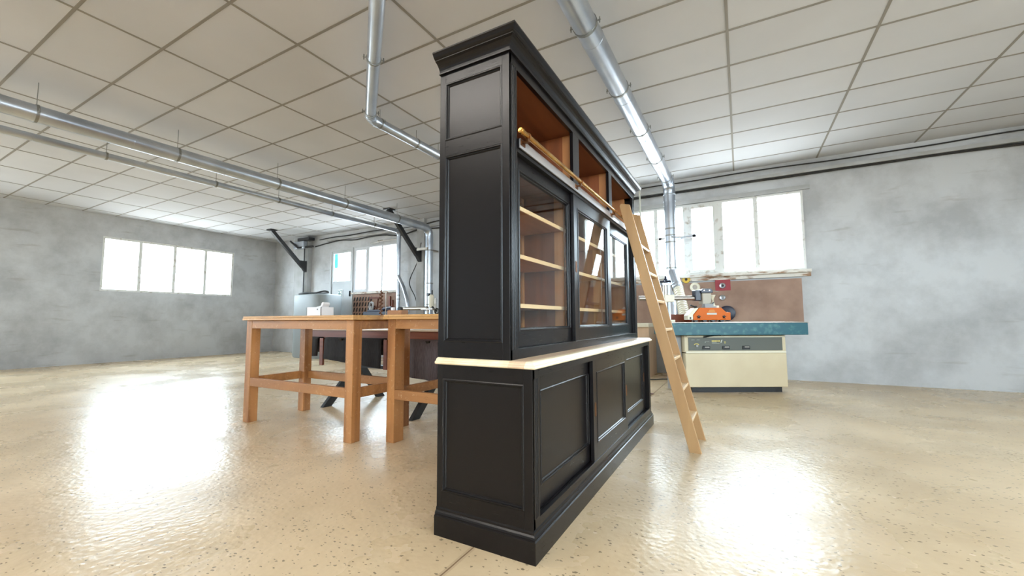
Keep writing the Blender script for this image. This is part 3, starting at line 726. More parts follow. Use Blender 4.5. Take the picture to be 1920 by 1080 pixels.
def glass_door(parent, xf, y0, y1, z0, z1, sl, sr, rb, rt, pull_y, t=0.022):
    dr = MB().panel_ring(front(xf), y0 + sl, y1 - sr, z0 + rb, z1 - rt, MOULD).build('glazed_door', BLK_Z, parent)
    b = MB(); b.box(xf - t, xf, y0, y0 + sl, z0, z1); b.box(xf - t, xf, y1 - sr, y1, z0, z1)
    b.build('door_stile', BLK_Z, dr, bevel=0.001, split=True)
    b = MB(); b.box(xf - t, xf, y0 + sl, y1 - sr, z0, z0 + rb); b.box(xf - t, xf, y0 + sl, y1 - sr, z1 - rt, z1); b.build('door_rail', BLK_Y, dr, split=True)
    MB().box(xf - 0.016, xf - 0.012, y0 + sl, y1 - sr, z0 + rb, z1 - rt).build('glass_pane', PANE, dr)
    if pull_y: pull(dr, xf, pull_y, 1.335, 0.075, m=BRASS_D)
    return dr
glass_door(hu, UX1 - 0.032, 1.677, 2.505, 0.867, 1.80, 0.070, 0.072, 0.078, 0.062, None)
glass_door(hu, UX1 - 0.006, 2.445, 3.280, 0.867, 1.80, 0.066, 0.085, 0.080, 0.078, 2.475)
glass_door(hu, UX1 - 0.032, 3.262, 4.098, 0.867, 1.80, 0.085, 0.145, 0.080, 0.078, 4.03)
# brass ladder rail and its brackets
RX, RZ = -0.849, 1.868
MB().tube([(RX, 1.628, RZ), (RX, 4.12, RZ)], 0.0125, 20).build('ladder_rail', BRASS, hu, smooth=True)
b = MB(); b.lathe((RX, 1.622, RZ), (0, 1, 0), [(0.006, 0), (0.0125, 0.001), (0.0145, 0.005), (0.0145, 0.016), (0.0125, 0.018)], 20); b.build('rail_end_cap', BRASS, hu, smooth=True)
for yb_ in (1.70, 2.44, 3.25, 4.02):
    b = MB(); b.box(UX1 - 0.002, RX + 0.002, yb_ - 0.009, yb_ + 0.009, 1.838, 1.846)
    b.box(RX - 0.006, RX + 0.006, yb_ - 0.009, yb_ + 0.009, 1.840, RZ - 0.010)
    b.torus((RX, yb_, RZ), (0, 1, 0), 0.0145, 0.003, 18, 6)
    b.box(UX1 + 0.016, UX1 + 0.021, yb_ - 0.022, yb_ + 0.022, 1.826, 1.853)
    b.build('rail_bracket', BRASS_D, hu, bevel=0.0008)

# ------------------------------------------------------------------ ladder
la = thing('library_ladder', 'pale wooden ladder leaning on the brass rail of the black bookcase', 'ladder', (-0.33, 3.64, 0))
SL = -0.2455
for (ya, yb_) in ((3.43, 3.456), (3.828, 3.854)):
    b = MB(); b.prism([(-0.377, 0), (-0.293, 0), (-0.293 + SL * 1.955, 1.955), (-0.360 + SL * 1.975, 1.972), (-0.377 + SL * 1.95, 1.95)], 'y', ya, yb_)
    b.build('ladder_stile', LADDER, la, bevel=0.002)
for i in range(7):
    z = 0.232 + 0.2315 * i
    xl, xr = -0.372 + SL * z, -0.295 + SL * z
    b = MB(); b.prism([(xl, z - 0.022), (xr - 0.002, z - 0.022), (xr, z - 0.004), (xr - 0.002, z), (xl, z)], 'y', 3.456, 3.828)
    b.build('ladder_rung', TREAD, la, bevel=0.002)

# ------------------------------------------------------------------ ducts
def rounded(pts, rad, n=4):
    pts = [Vector(p) for p in pts]; out = [pts[0]]
    for i in range(1, len(pts) - 1):
        a = (pts[i - 1] - pts[i]).normalized(); c = (pts[i + 1] - pts[i]).normalized()
        p0 = pts[i] + a * rad; p1 = pts[i] + c * rad
        for k_ in range(n + 1):
            t = k_ / n; out.append(p0 * (1 - t) ** 2 + pts[i] * 2 * t * (1 - t) + p1 * t * t)
    out.append(pts[-1]); return out
def clamp_ring(parent, c, axis, R, hang=None, lugs=True, side_=(1, 0, 0)):
    b = MB(); c = Vector(c); ax = Vector(axis).normalized()
    prof = [(R + 0.001, -0.013), (R + 0.006, -0.012), (R + 0.006, 0.012), (R + 0.001, 0.013)]
    rings = [b.ring(c + ax * h, ax, rr, 28) for rr, h in prof]; b.skin(rings, closed=True)
    o = b.build('pipe_clamp', CLAMP, parent, smooth=True)
    if lugs:
        s = Vector(side_); s = (s - ax * s.dot(ax)).normalized(); u = ax.cross(s); b = MB()
        for sg_ in (1, -1):
            p = c + s * sg_ * (R + 0.004)
            b.tube([p, p + s * sg_ * 0.03], 0.006, 8); b.tube([p + s * sg_ * 0.022 - u * 0.025, p + s * sg_ * 0.022 + u * 0.025], 0.005, 8)
        b.build('clamp_screw', CLAMP, o, split=True)
    if hang:
        MB().tube([c + Vector((0, 0, R)), Vector((c.x, c.y, hang))], 0.004, 6).build('hanger_rod', CLAMP, parent)
    return o
def seams(b, p, q, R, step=1.08, start=0.5):
    p, q = Vector(p), Vector(q); d = (q - p); L = d.length; d.normalize(); s = start
    while s < L: b.torus(p + d * s, d, R, 0.0025, 24, 6); s += step

# right duct under the ceiling, down the far wall
R1 = 0.098
du = thing('extraction_duct', 'thick galvanised duct crossing the ceiling right of the bookcase and dropping past the far windows', 'duct', (-1.04, 7.72, 0.0))
b = MB(); hz = 3.44; b.tube([(-1.03, -3.5, hz), (-1.03, 7.42, hz)], R1, 32); seams(b, (-1.03, -3.5, hz), (-1.03, 7.42, hz), R1, 1.08, 0.35)
b.build('horizontal_pipe', GALV, du, smooth=True)
b = MB(); b.tube(rounded([(-1.03, 7.40, hz), (-1.03, 7.72, hz), (-1.03, 7.72, 3.10)], 0.2, 3), R1 + 0.003, 32); b.torus((-1.03, 7.52, hz), (0, 1, 0), R1 + 0.004, 0.005); b.torus((-1.03, 7.72, 3.22), (0, 0, 1), R1 + 0.004, 0.005)
b.build('elbow', GALV, du, smooth=True)
b = MB(); b.tube([(-1.03, 7.72, 3.12), (-1.03, 7.72, 0.0)], R1, 32); seams(b, (-1.03, 7.72, 3.12), (-1.03, 7.72, 0.02), R1, 0.53, 0.1)
b.build('down_pipe', GALV, du, smooth=True)
for yy in (-0.1, 0.98, 2.06, 3.14, 4.22, 5.30, 6.38, 7.34): clamp_ring(du, (-1.03, yy, hz), (0, 1, 0), R1, hang=ZC)
for zz in (2.60, 2.48, 2.36, 1.90): clamp_ring(du, (-1.03, 7.72, zz), (0, 0, 1), R1, lugs=zz in (2.36, 1.9))
b = MB(); b.box(-1.25, -0.62, 7.80, 7.83, 2.44, 2.475); b.tube([(-0.95, 7.80, 2.40), (-0.62, 7.83, 2.50)], 0.014, 8); b.tube([(-1.0, 7.62, 2.44), (-0.70, 7.82, 2.44)], 0.012, 8)
b.box(-1.25, -1.2, 7.80, 8.2, 2.44, 2.475); b.box(-0.68, -0.63, 7.80, 8.2, 2.44, 2.475)
b.build('wall_bracket', GALV, du)
# branch to the moulder
b = MB(); b.tube([(-1.03, 7.72, 1.86), (-0.99, 7.62, 1.72), (-0.90, 7.42, 1.50)], 0.085, 24); b.torus((-0.93, 7.49, 1.57), (0.09, -0.2, -0.22), 0.088, 0.006); b.torus((-0.91, 7.44, 1.52), (0.09, -0.2, -0.22), 0.088, 0.006)
b.build('branch_pipe', GALV, du, smooth=True)
b = MB(); pts = [Vector((-0.90, 7.42, 1.50)), Vector((-0.84, 7.2, 1.33)), Vector((-0.78, 6.95, 1.15)), Vector((-0.74, 6.75, 1.02))]
b.tube(pts, 0.075, 20)
for i in range(14):
    t = i / 13 * 2.999; s_ = int(t); p = pts[s_].lerp(pts[s_ + 1], t - s_); b.torus(p, (0.1, -0.5, -0.4), 0.077, 0.006, 20, 6)
b.build('flexible_hose', CREAM_L, du, smooth=True)

# ceiling pipe on the left of the cabinet
R2 = 0.062; hz = 3.45
e0 = Vector((-3.84, 3.41, hz)); dr_ = Vector((1.503, -1.295, 0)).normalized()
dl = thing('extraction_duct', 'slim galvanised duct bending under the ceiling just left of the bookcase', 'duct', (-3.84, 3.41, hz))
b = MB(); b.tube([e0 + dr_ * 3.3, e0 + dr_ * 0.12], R2, 28); seams(b, e0 + dr_ * 0.12, e0 + dr_ * 3.3, R2, 1.1, 1.08); b.build('diagonal_pipe', GALV, dl, smooth=True)
b = MB(); b.tube(rounded([e0 + dr_ * 0.13, e0, e0 + Vector((0, 0.2, 0))], 0.1, 3), R2 + 0.003, 28)
b.torus(e0 + dr_ * 0.07, dr_, R2 + 0.003, 0.004); b.torus(e0 + Vector((0, 0.08, 0)), (0, 1, 0), R2 + 0.003, 0.004); b.torus(e0 + Vector((0, 0.16, 0)), (0, 1, 0), R2 + 0.003, 0.004)
b.build('elbow', GALV, dl, smooth=True)
b = MB(); b.tube([e0 + Vector((0, 0.18, 0)), Vector((-3.84, 7.3, hz))], R2, 28); seams(b, e0 + Vector((0, 0.18, 0)), (-3.84, 7.3, hz), R2, 1.1, 0.62); b.build('straight_pipe', GALV, dl, smooth=True)
b = MB(); b.tube(rounded([(-3.84, 7.28, hz), (-3.84, 7.6, hz), (-3.84, 7.6, 3.1)], 0.15, 3) + [Vector((-3.84, 7.6, 0.0))], R2, 24); b.build('down_pipe', GALV, dl, smooth=True)
for s_ in (0.16, 1.22, 2.3): clamp_ring(dl, e0 + dr_ * s_, dr_, R2, hang=None if s_ == 0.16 else ZC)
for yy in (3.56, 4.70, 5.8, 6.9): clamp_ring(dl, (-3.84, yy, hz), (0, 1, 0), R2, hang=ZC)
clamp_ring(dl, (-3.84, 4.22, hz), (0, 1, 0), R2, hang=ZC, lugs=False)

# two ducts on the far left
R3 = 0.095; hz = 3.28; X3, Y3 = -6.68, 7.86
d3 = thing('extraction_duct', 'thick galvanised duct high on the left, turning down beside the black roof brace', 'duct', (X3, Y3, 0))
b = MB(); b.tube([(X3, -3.0, hz), (X3, 7.56, hz)], R3, 28); seams(b, (X3, -3, hz), (X3, 7.56, hz), R3, 1.08, 0.8); b.build('horizontal_pipe', GALV, d3, smooth=True)
b = MB(); b.tube(rounded([(X3, 7.54, hz), (X3, Y3, hz), (X3, Y3, 2.9)], 0.22, 4), R3 + 0.003, 28); b.build('elbow', GALV, d3, smooth=True)
b = MB(); b.tube([(X3, Y3, 2.92), (X3, Y3, 0.0)], R3, 28); seams(b, (X3, Y3, 2.9), (X3, Y3, 0.1), R3, 0.45, 0.2); b.build('down_pipe', GALV, d3, smooth=True)
for yy in (0.0, 1.3, 2.6, 4.0, 5.35, 6.75): clamp_ring(d3, (X3, yy, hz), (0, 1, 0), R3, hang=ZC)
for zz in (2.72, 1.9, 1.38): clamp_ring(d3, (X3, Y3, zz), (0, 0, 1), R3, lugs=True)
b = MB(); b.box(X3 - 0.28, X3 + 0.05, Y3 - 0.14, Y3 - 0.10, 2.72, 2.78); b.box(X3 - 0.05, X3 + 0.02, Y3 - 0.12, 8.2, 2.72, 2.76); b.build('wall_bracket', STEEL, d3)
R4 = 0.05; hz = 3.34; X4, Y4 = -7.78, 7.95
d4 = thing('extraction_duct', 'thin galvanised duct below the thick one, dropping beside the white window', 'duct', (X4, Y4, 0))
b = MB(); b.tube([(X4, -3.0, hz), (X4, 7.72, hz)], R4, 20); seams(b, (X4, -3, hz), (X4, 7.7, hz), R4, 1.0, 0.5); b.build('horizontal_pipe', GALV, d4, smooth=True)
b = MB(); b.tube(rounded([(X4, 7.7, hz), (X4, Y4, hz), (X4, Y4, 3.05)], 0.15, 4), R4 + 0.003, 20); b.build('elbow', GALV, d4, smooth=True)
b = MB(); b.tube([(X4, Y4, 3.07), (X4, Y4, 0.0)], R4, 20); seams(b, (X4, Y4, 3.0), (X4, Y4, 0.1), R4, 0.45, 0.2); b.build('down_pipe', GALV, d4, smooth=True)
b = MB(); b.tube(rounded([(X4 + 0.02, Y4 - 0.02, 2.15), (-7.50, 7.85, 1.85), (-7.30, 7.80, 1.45), (-7.30, 7.80, 1.2)], 0.12, 3), 0.045, 18); b.build('branch_pipe', GALV, d4, smooth=True)
for yy in (2.2, 3.6, 4.7, 5.9, 7.1): clamp_ring(d4, (X4, yy, hz), (0, 1, 0), R4, hang=ZC)
for zz in (2.05, 1.65, 1.55): clamp_ring(d4, (X4, Y4, zz), (0, 0, 1), R4, lugs=False)

# ------------------------------------------------------------------ roof braces and wall cables
for (xb_, lab, yo) in ((-7.18, 'black steel roof brace with a triangular foot, between the two far left ducts', YF - 0.1), (-11.75, 'black steel roof brace in the far left corner, above the pale tank', YF - 0.16)):
    rb = thing('roof_brace', lab, 'roof brace', (xb_, yo, 2.55), 0, 'roof braces on the far wall')
    b = MB(); b.prism([(yo, 2.50), (yo, 2.84), (yo - 0.30, 2.84), (yo - 0.05, 2.52)], 'x', xb_ - 0.05, xb_ + 0.05); b.build('foot_plate', DARKM, rb)
    A = Vector((xb_, yo - 0.12, 2.66)); B_ = Vector((xb_, yo - 1.12, ZC - 0.01)); dd = (B_ - A).normalized(); nn = Vector((0, dd.z, -dd.y))
    b = MB()
    P = [(A + nn * 0.05), (A - nn * 0.05), (B_ - nn * 0.05), (B_ + nn * 0.05)]
    b.prism([(p.y, p.z) for p in P], 'x', xb_ - 0.04, xb_ + 0.04); b.build('brace_bar', DARKM, rb)
    MB().box(xb_ - 0.1, xb_ + 0.1, yo - 1.2, yo - 1.0, ZC - 0.03, ZC - 0.002).build('ceiling_plate', DARKM, rb)
def cable(name, label, pts, r=0.012, seg=6, m=CABLE, cat='cable', group=None):
    # smooth through the points
    P = [Vector(p) for p in pts]; out = []
    for i in range(len(P) - 1):
        p0 = P[max(i - 1, 0)]; p1 = P[i]; p2 = P[i + 1]; p3 = P[min(i + 2, len(P) - 1)]
        for k_ in range(6):
            t = k_ / 6
            out.append(0.5 * ((2 * p1) + (p2 - p0) * t + (2 * p0 - 5 * p1 + 4 * p2 - p3) * t * t + (3 * p1 - p0 - 3 * p2 + p3) * t ** 3))
    out.append(P[-1])
    return tag(MB().tube(out, r, seg).build(name, m, smooth=True), label, cat, group)
rn = random.Random(3)
def run(x0, x1, z, y, amp, n): return [(x0 + (x1 - x0) * i / n, y, z + rn.uniform(-amp, amp)) for i in range(n + 1)]
cable('wall_cable', 'upper black cable running along the top of the far wall left of the bookcase', run(-11.3, -2.0, 3.51, YF - 0.03, 0.035, 14), 0.016)
cable('wall_cable', 'lower sagging black cable along the far wall above the three-light window', run(-11.5, -2.0, 3.34, YF - 0.03, 0.06, 16), 0.018)
cable('wall_cable', 'black cable on the far wall just under the ceiling, right of the thick duct', run(-2.0, 6.0, 3.555, YF - 0.03, 0.012, 12), 0.012)
cable('wall_cable', 'bundled cable on the ledge above the far right windows', run(-2.0, 6.0, 3.375, YF - 0.03, 0.014, 14), 0.022)
cable('hanging_cable', 'black cable slanting down the far wall behind the thin left duct', [(-7.15, 8.1, 3.0), (-7.3, 8.12, 2.5), (-7.55, 8.12, 2.0), (-7.35, 8.12, 1.6), (-7.2, 8.12, 1.2)], 0.012)
tag(MB().box(-1.60, -1.575, 7.92, 7.945, 1.9, 3.60).build('conduit', PALE), 'thin pale conduit rising beside the thick right duct', 'conduit')
tag(MB().tube([(-11.78, 8.0, 3.25), (-11.78, 8.0, 0.3)], 0.02, 8).build('conduit', DARKM), 'dark vertical conduit at the edge of the far left pilaster', 'conduit')
bx_ = thing('junction_box', 'tangle of grey brackets under the ceiling in the far left corner', 'fitting', (-11.95, 8.0, 3.2))
b = MB(); b.box(-12.2, -11.7, 7.9, 8.03, 3.24, 3.46); b.build('box_body', GALV, bx_, bevel=0.01)
b = MB(); b.tube([(-12.35, 7.9, 3.5), (-11.9, 7.85, 3.25), (-11.5, 8.1, 3.3)], 0.03, 8); b.box(-12.0, -11.45, 7.9, 8.1, 3.47, 3.56); b.build('box_arm', DARKM, bx_)

# ------------------------------------------------------------------ workbenches
def workbench(label, x0, x1, y0, y1, top, legw, legd, lx, rail_z, ap, group='pine workbenches'):
    w = thing('workbench', label, 'workbench', ((x0 + x1) / 2, (y0 + y1) / 2, 0), 0, group)
    ov = 0.03
    b = MB(); b.box(x0 - ov, x1 + ov, y0 - ov, y1 + ov, top - 0.040, top - 0.018); b.build('top_board', BENCH_TOP, w, bevel=0.003)
    b = MB(); b.box(x0 - ov + 0.004, x1 + ov - 0.004, y0 - ov + 0.004, y1 + ov - 0.004, top - 0.018, top); b.build('top_panel', BENCH_TOP, w, bevel=0.003)
    for lx_ in (x0, x1 - legw):
        for ly in (y0, y1 - legd):
            MB().box(lx_, lx_ + legw, ly, ly + legd, 0, top - 0.040).build('leg', BENCH_Z, w, bevel=0.004)
    b = MB(); b.box(x0 + legw, x1 - legw, y0 + 0.002, y0 + 0.030, ap, top - 0.040); b.box(x0 + legw, x1 - legw, y1 - 0.03, y1 - 0.002, ap, top - 0.040)
    b.box(x0 + 0.002, x0 + 0.03, y0 + legd, y1 - legd, ap, top - 0.04); b.box(x1 - 0.03, x1 - 0.002, y0 + legd, y1 - legd, ap, top - 0.04)
    b.build('apron', BENCH, w, bevel=0.002, split=True)
    for (p, q) in ((y0 + 0.002, y0 + 0.04), (y1 - 0.04, y1 - 0.002)):
        MB().box(x0 + legw, x1 - legw, p, q, rail_z[0], rail_z[1]).build('stretcher', BENCH, w, bevel=0.003)
    for (p, q) in ((x0 + 0.002, x0 + 0.04), (x1 - 0.04, x1 - 0.002)):
        MB().box(p, q, y0 + legd, y1 - legd, rail_z[0], rail_z[1]).build('stretcher', BENCH, w, bevel=0.003)
    return w
workbench('worn pine workbench on the left carrying the white bin', -4.385, -2.815, 2.375, 3.05, 1.046, 0.092, 0.09, 0, (0.357, 0.438), 0.925)
workbench('worn pine workbench standing between the left bench and the black cabinets', -2.60, -1.50, 2.545, 3.40, 1.048, 0.085, 0.115, 0, (0.352, 0.430), 0.930)

# things on the left bench
bn = thing('storage_bin', 'small white box with a crumpled rag inside, on the left workbench', 'bin', (-4.02, 2.95, 1.046))
b = MB(); x0, x1, ya, yb_, z0, z1 = -4.14, -3.90, 2.86, 3.02, 1.047, 1.146
b.box(x0, x1, ya, ya + 0.005, z0, z1); b.box(x0, x1, yb_ - 0.005, yb_, z0, z1); b.box(x0, x0 + 0.006, ya, yb_, z0, z1); b.box(x1 - 0.006, x1, ya, yb_, z0, z1); b.box(x0, x1, ya, yb_, z0, z0 + 0.005)
b.build('bin_body', WHITEP, bn)
b = MB(); b.lathe((x1 - 0.06, ya - 0.002, z1 - 0.025), (0, 1, 0), [(0.008, 0), (0.008, 0.003)], 12); b.build('bin_rivet', DARKM, bn)
def crumple(name, label, c, rx, ry, rz, m, seed, cat):
    rr = random.Random(seed); bm_ = MB(); tmp = bmesh.new(); bmesh.ops.create_icosphere(tmp, subdivisions=3, radius=1)
    ph = [rr.uniform(0, 6) for _ in range(6)]
    for v in tmp.verts:
        a = v.co; k_ = 1 + 0.25 * math.sin(5 * a.x + ph[0]) * math.sin(4 * a.y + ph[1]) + 0.2 * math.sin(9 * a.z + ph[2] + 3 * a.x) + 0.1 * math.sin(13 * a.y + ph[3])
        v.co = Vector((a.x * rx * k_, a.y * ry * k_, a.z * rz * k_)) + Vector(c)
    me_ = bpy.data.meshes.new('t'); tmp.to_mesh(me_); tmp.free(); bm_.bm.from_mesh(me_); bpy.data.meshes.remove(me_)
    return tag(bm_.build(name, m, smooth=True), label, cat)
b = MB(); b.prism([(-4.04, 1.085), (-3.925, 1.085), (-3.912, 1.150), (-3.89, 1.178), (-3.905, 1.20), (-3.93, 1.197), (-3.945, 1.165), (-3.99, 1.155), (-4.035, 1.148)], 'y', 2.885, 2.97)
rag = b.build('rag', WHITEP, bevel=0.012)
tag(rag, 'crumpled white rag poking out of the small white box', 'rag')
# auger bit / chain column
au = thing('auger_bit', 'tall rusty spiral auger bit standing on the left workbench', 'auger', (-3.122, 2.96, 1.046))
b = MB(); cx_, cy_ = -3.122, 2.96; pr = []
for i in range(73):
    t = i / 72; a = t * 2 * math.pi * 6.5; rr_ = 0.016; pr.append((cx_ + rr_ * math.cos(a), cy_ + rr_ * math.sin(a), 1.052 + 0.235 * t))
b.tube(pr, 0.0055, 6); b.tube([(cx_, cy_, 1.047), (cx_, cy_, 1.30)], 0.006, 8); b.build('spiral', mat('rusty_steel', srgb(120, 84, 62), 0.6, 0.4), au, smooth=True)
tag(MB().tube([(-3.088, 2.99, 1.046), (-3.092, 2.99, 1.285)], 0.0045, 8).build('steel_rod', STEEL), 'bright steel rod standing upright beside the spiral auger bit', 'rod')
cb = thing('wooden_block', 'brown wooden block at the back corner of the left workbench', 'block', (-2.88, 2.95, 1.046))
b = MB().box(-2.985, -2.80, 2.91, 3.00, 1.047, 1.096); b.build('block_body', BENCH, cb, bevel=0.002)
tg = thing('tape_measure', 'small dark tape measure lying on the brown wooden block', 'tape measure', (-2.85, 2.95, 1.096))
b = MB(); b.prism([(-2.875, 1.0965), (-2.835, 1.0965), (-2.833, 1.118), (-2.842, 1.128), (-2.868, 1.128), (-2.875, 1.118)], 'y', 2.935, 2.965); b.build('case', BLACKP, tg, bevel=0.002)
tag(MB().prism([(-2.968, 1.0965), (-2.935, 1.0965), (-2.935, 1.126), (-2.968, 1.126)], 'y', 2.94, 2.96).build('paper_tag', WHITEP, bevel=0.001), 'small white plastic piece standing on the brown block', 'offcut')

# ------------------------------------------------------------------ trestle table behind
tt = thing('trestle_table', 'red-brown trestle table on crossed black legs behind the workbenches', 'table', (-3.4, 3.7, 0))
TX0, TX1, TY0, TY1 = -5.0, -2.0, 3.45, 4.20
MB().box(TX0, TX1, TY0, TY1, 0.878, 0.893).build('table_top', mat('pale_board', srgb(206, 186, 166), 0.5), tt, bevel=0.002)
b = MB(); b.box(TX0 + 0.02, TX1 - 0.02, TY0 + 0.02, TY0 + 0.05, 0.785, 0.878); b.box(TX0 + 0.02, TX1 - 0.02, TY1 - 0.05, TY1 - 0.02, 0.785, 0.878); b.build('apron', MAHOG, tt, bevel=0.002, split=True)
b = MB(); b.box(TX0 + 0.05, TX1 - 0.05, 3.412, 3.465, 0.73, 0.784); b.build('hanging_beam', BLACKW, tt)
for (xa) in (-4.30, -2.95):
    for sgn in (1, -1):
        b = MB(); y_a, y_b = (3.24, 3.98) if sgn > 0 else (4.02, 3.42)
        w = 0.06; zt = 0.785
        ya_, yb2 = y_a, y_b - 0.0
        b.prism([(ya_ - w, 0), (ya_ + w, 0), (yb2 + w, zt - 0.001), (yb2 - w, zt - 0.001)], 'x', xa + (0 if sgn > 0 else 0.051), xa + (0.05 if sgn > 0 else 0.101))
        b.build('cross_leg', BLACKW, tt, bevel=0.003)
MB().box(-4.2, -2.95, 3.62, 3.67, 0.42, 0.46).build('stretcher', BLACKW, tt)
for xa, xb2 in ((-4.62, -4.56), (-3.52, -3.47)):
    MB().box(xa, xb2, 3.385, 3.411, 0.45, 0.784).build('hanging_post', MAHOG, tt)

def blanket(label, x0, x1, zb_f, zb_b, m, seed, tail=0.0, ztop=0.772):
    rr = random.Random(seed); b = MB(); n = 18; prof = []
    yF, yB = 3.388, 3.482
    def row(x, u):
        off = 0.007 * math.sin(x * 31 + seed) + 0.005 * math.sin(x * 57 + 2 * seed)
        L = zb_f + tail * u
        return [(x, yF + off - 0.006, L), (x, yF + off * 1.3, (L + ztop) / 2), (x, yF + off * 0.4, ztop - 0.02), (x, yF + 0.02, ztop + 0.003), (x, yB - 0.02, ztop + 0.003), (x, yB, ztop - 0.02), (x, yB + off * 0.3, zb_b)]
    G = [[b.v(p) for p in row(x0 + (x1 - x0) * i / n, i / n)] for i in range(n + 1)]
    for i in range(n):
        for j in range(6): b.bm.faces.new((G[i][j], G[i + 1][j], G[i + 1][j + 1], G[i][j + 1]))
    o = b.build('moving_blanket', m, smooth=False)
    so = o.modifiers.new('thick', 'SOLIDIFY'); so.thickness = 0.006; so.offset = 1
    for p in o.data.polygons: p.use_smooth = True
    return tag(o, label, 'blanket', 'blankets hung under the trestle table')
blanket('black blanket hanging at the left edge, seen past the back left bench leg', -5.0, -4.66, 0.54, 0.60, BLANKET_D, 1, 0.02, 0.786)
blanket('wide charcoal blanket hanging between the legs of the left workbench', -4.53, -3.55, 0.53, 0.60, BLANKET_D, 2, -0.07, 0.786)
blanket('grey-brown blanket hanging beside the black cabinet behind the second workbench', -3.28, -2.75, 0.40, 0.5, BLANKET_G, 5, -0.03, 0.786)

# ------------------------------------------------------------------ far left: tank, bench, vice, tool board
tk = thing('water_tank', 'pale grey round-cornered plastic tank against the far wall left of the grey door', 'tank', (-10.3, 7.3, 0))
b = MB(); rngs = []
for z, s in ((0, 0.96), (0.05, 1), (1.66, 1), (1.70, 0.98), (1.72, 0.9)):
    rg = []
    for i in range(40):
        a = 2 * math.pi * i / 40; c_, s2 = math.cos(a), math.sin(a)
        ex = 0.55; rg.append(b.v((-10.30 + 0.66 * s * math.copysign(abs(c_) ** ex, c_), 7.45 + 0.42 * s * math.copysign(abs(s2) ** ex, s2), z)))
    rngs.append(rg)
b.skin(rngs); b.build('tank_body', TANK, tk, smooth=True)
cable('hose_coil', 'loose black hose lying on top of the pale grey tank', [(-10.85, 7.25, 1.75), (-10.5, 7.2, 1.77), (-10.1, 7.22, 1.755), (-9.85, 7.3, 1.80), (-9.80, 7.4, 1.77), (-10.1, 7.45, 1.76), (-10.5, 7.4, 1.76), (-10.8, 7.3, 1.75)], 0.022, 8, cat='hose')
wbn = thing('wall_bench', 'far workbench under the three-light window', 'workbench', (-8.2, 7.7, 0))
MB().box(-9.55, -7.42, 7.30, 7.74, 0.90, 0.95).build('bench_top', BENCH, wbn)
for xx in (-9.5, -8.45, -7.5):
    for yy in (7.33, 7.64): MB().box(xx, xx + 0.06, yy, yy + 0.06, 0, 0.90).build('leg', BENCH_Z, wbn)
tb = thing('tool_board', 'brown tool board under the three-light window, with rows of pegs on its left half', 'tool board', (-8.9, YF - 0.02, 0.95))
MB().box(-9.74, -8.06, YF - 0.03, YF - 0.005, 0.96, 1.74).build('board', BROWNBOARD, tb)
b = MB()
for i in range(7):
    for j in range(5):
        x_ = -9.66 + 0.115 * i; z_ = 1.66 - 0.15 * j
        if i > 4 and j > 2: continue
        b.prism([(x_ - 0.008, z_), (x_ + 0.012, z_), (x_ - 0.018, z_ - 0.11), (x_ - 0.038, z_ - 0.11)], 'y', YF - 0.055, YF - 0.03)
b.build('peg', DARKM, tb, split=True)
RUST = mat('rusted_clamp_iron', srgb(104, 62, 48), 0.6, 0.3)
ck = thing('bar_clamp', 'rusty brown bar clamp with two drooping jaws hung on the tool board', 'clamp', (-8.85, YF - 0.05, 1.3))
b = MB(); b.box(-9.06, -8.66, YF - 0.06, YF - 0.035, 1.60, 1.65); b.tube([(-9.02, YF - 0.05, 1.6), (-9.0, YF - 0.05, 1.4), (-8.94, YF - 0.05, 1.28)], 0.018, 8); b.tube([(-8.72, YF - 0.05, 1.6), (-8.74, YF - 0.05, 1.4), (-8.79, YF - 0.05, 1.26)], 0.018, 8); b.build('clamp_body', RUST, ck)
for i, (x_, z_, w_, lab) in enumerate(((-8.62, 1.36, 0.5, 'brown sash clamp hung level across the right of the tool board'), (-8.50, 1.06, 0.42, 'dark clamp hung low on the right of the tool board'))):
    b = MB(); b.tube([(x_ - w_ / 2, YF - 0.06, z_), (x_ + w_ / 2, YF - 0.06, z_)], 0.014, 8); b.box(x_ - w_ / 2, x_ - w_ / 2 + 0.03, YF - 0.09, YF - 0.035, z_ - 0.07, z_ + 0.05); b.box(x_ + w_ / 2 - 0.03, x_ + w_ / 2, YF - 0.09, YF - 0.035, z_ - 0.03, z_ + 0.03)
    tag(b.build('bar_clamp', RUST if i == 0 else DARKM), lab, 'clamp')
for x_, wd, h_, lab in ((-8.30, 0.05, 0.70, 'upright brown batten at the right end of the tool board'), (-8.19, 0.03, 0.6, 'thin brown batten last on the right of the tool board')):
    tag(MB().box(x_, x_ + wd, YF - 0.07, YF - 0.032, 0.95, 0.95 + h_).build('batten', MAHOG), lab, 'batten')
vc = thing('bench_machine', 'navy blue bench machine with a round grey guard on the far bench', 'machine', (-7.9, 7.5, 0.95))
b = MB(); b.box(-8.42, -7.55, 7.38, 7.62, 1.12, 1.22); b.box(-8.3, -7.75, 7.40, 7.60, 1.22, 1.27); b.build('machine_bed', NAVY, vc, bevel=0.01)
for xx in (-8.35, -8.05, -7.75): MB().tube([(xx, 7.5, 0.95), (xx, 7.5, 1.13)], 0.03, 12).build('leg', STEEL, vc)
b = MB(); b.torus((-8.2, 7.45, 1.36), (0.3, 1, 0), 0.10, 0.024, 26, 8); b.tube([(-8.2, 7.45, 1.22), (-8.2, 7.45, 1.36)], 0.035, 12); b.build('round_guard', GREYEN, vc, smooth=True)
b = MB(); b.tube([(-7.9, 7.5, 1.29), (-7.5, 7.45, 1.31)], 0.035, 12); b.tube([(-7.5, 7.45, 1.31), (-7.42, 7.4, 1.2)], 0.03, 10); b.build('motor_arm', NAVY, vc, smooth=True)
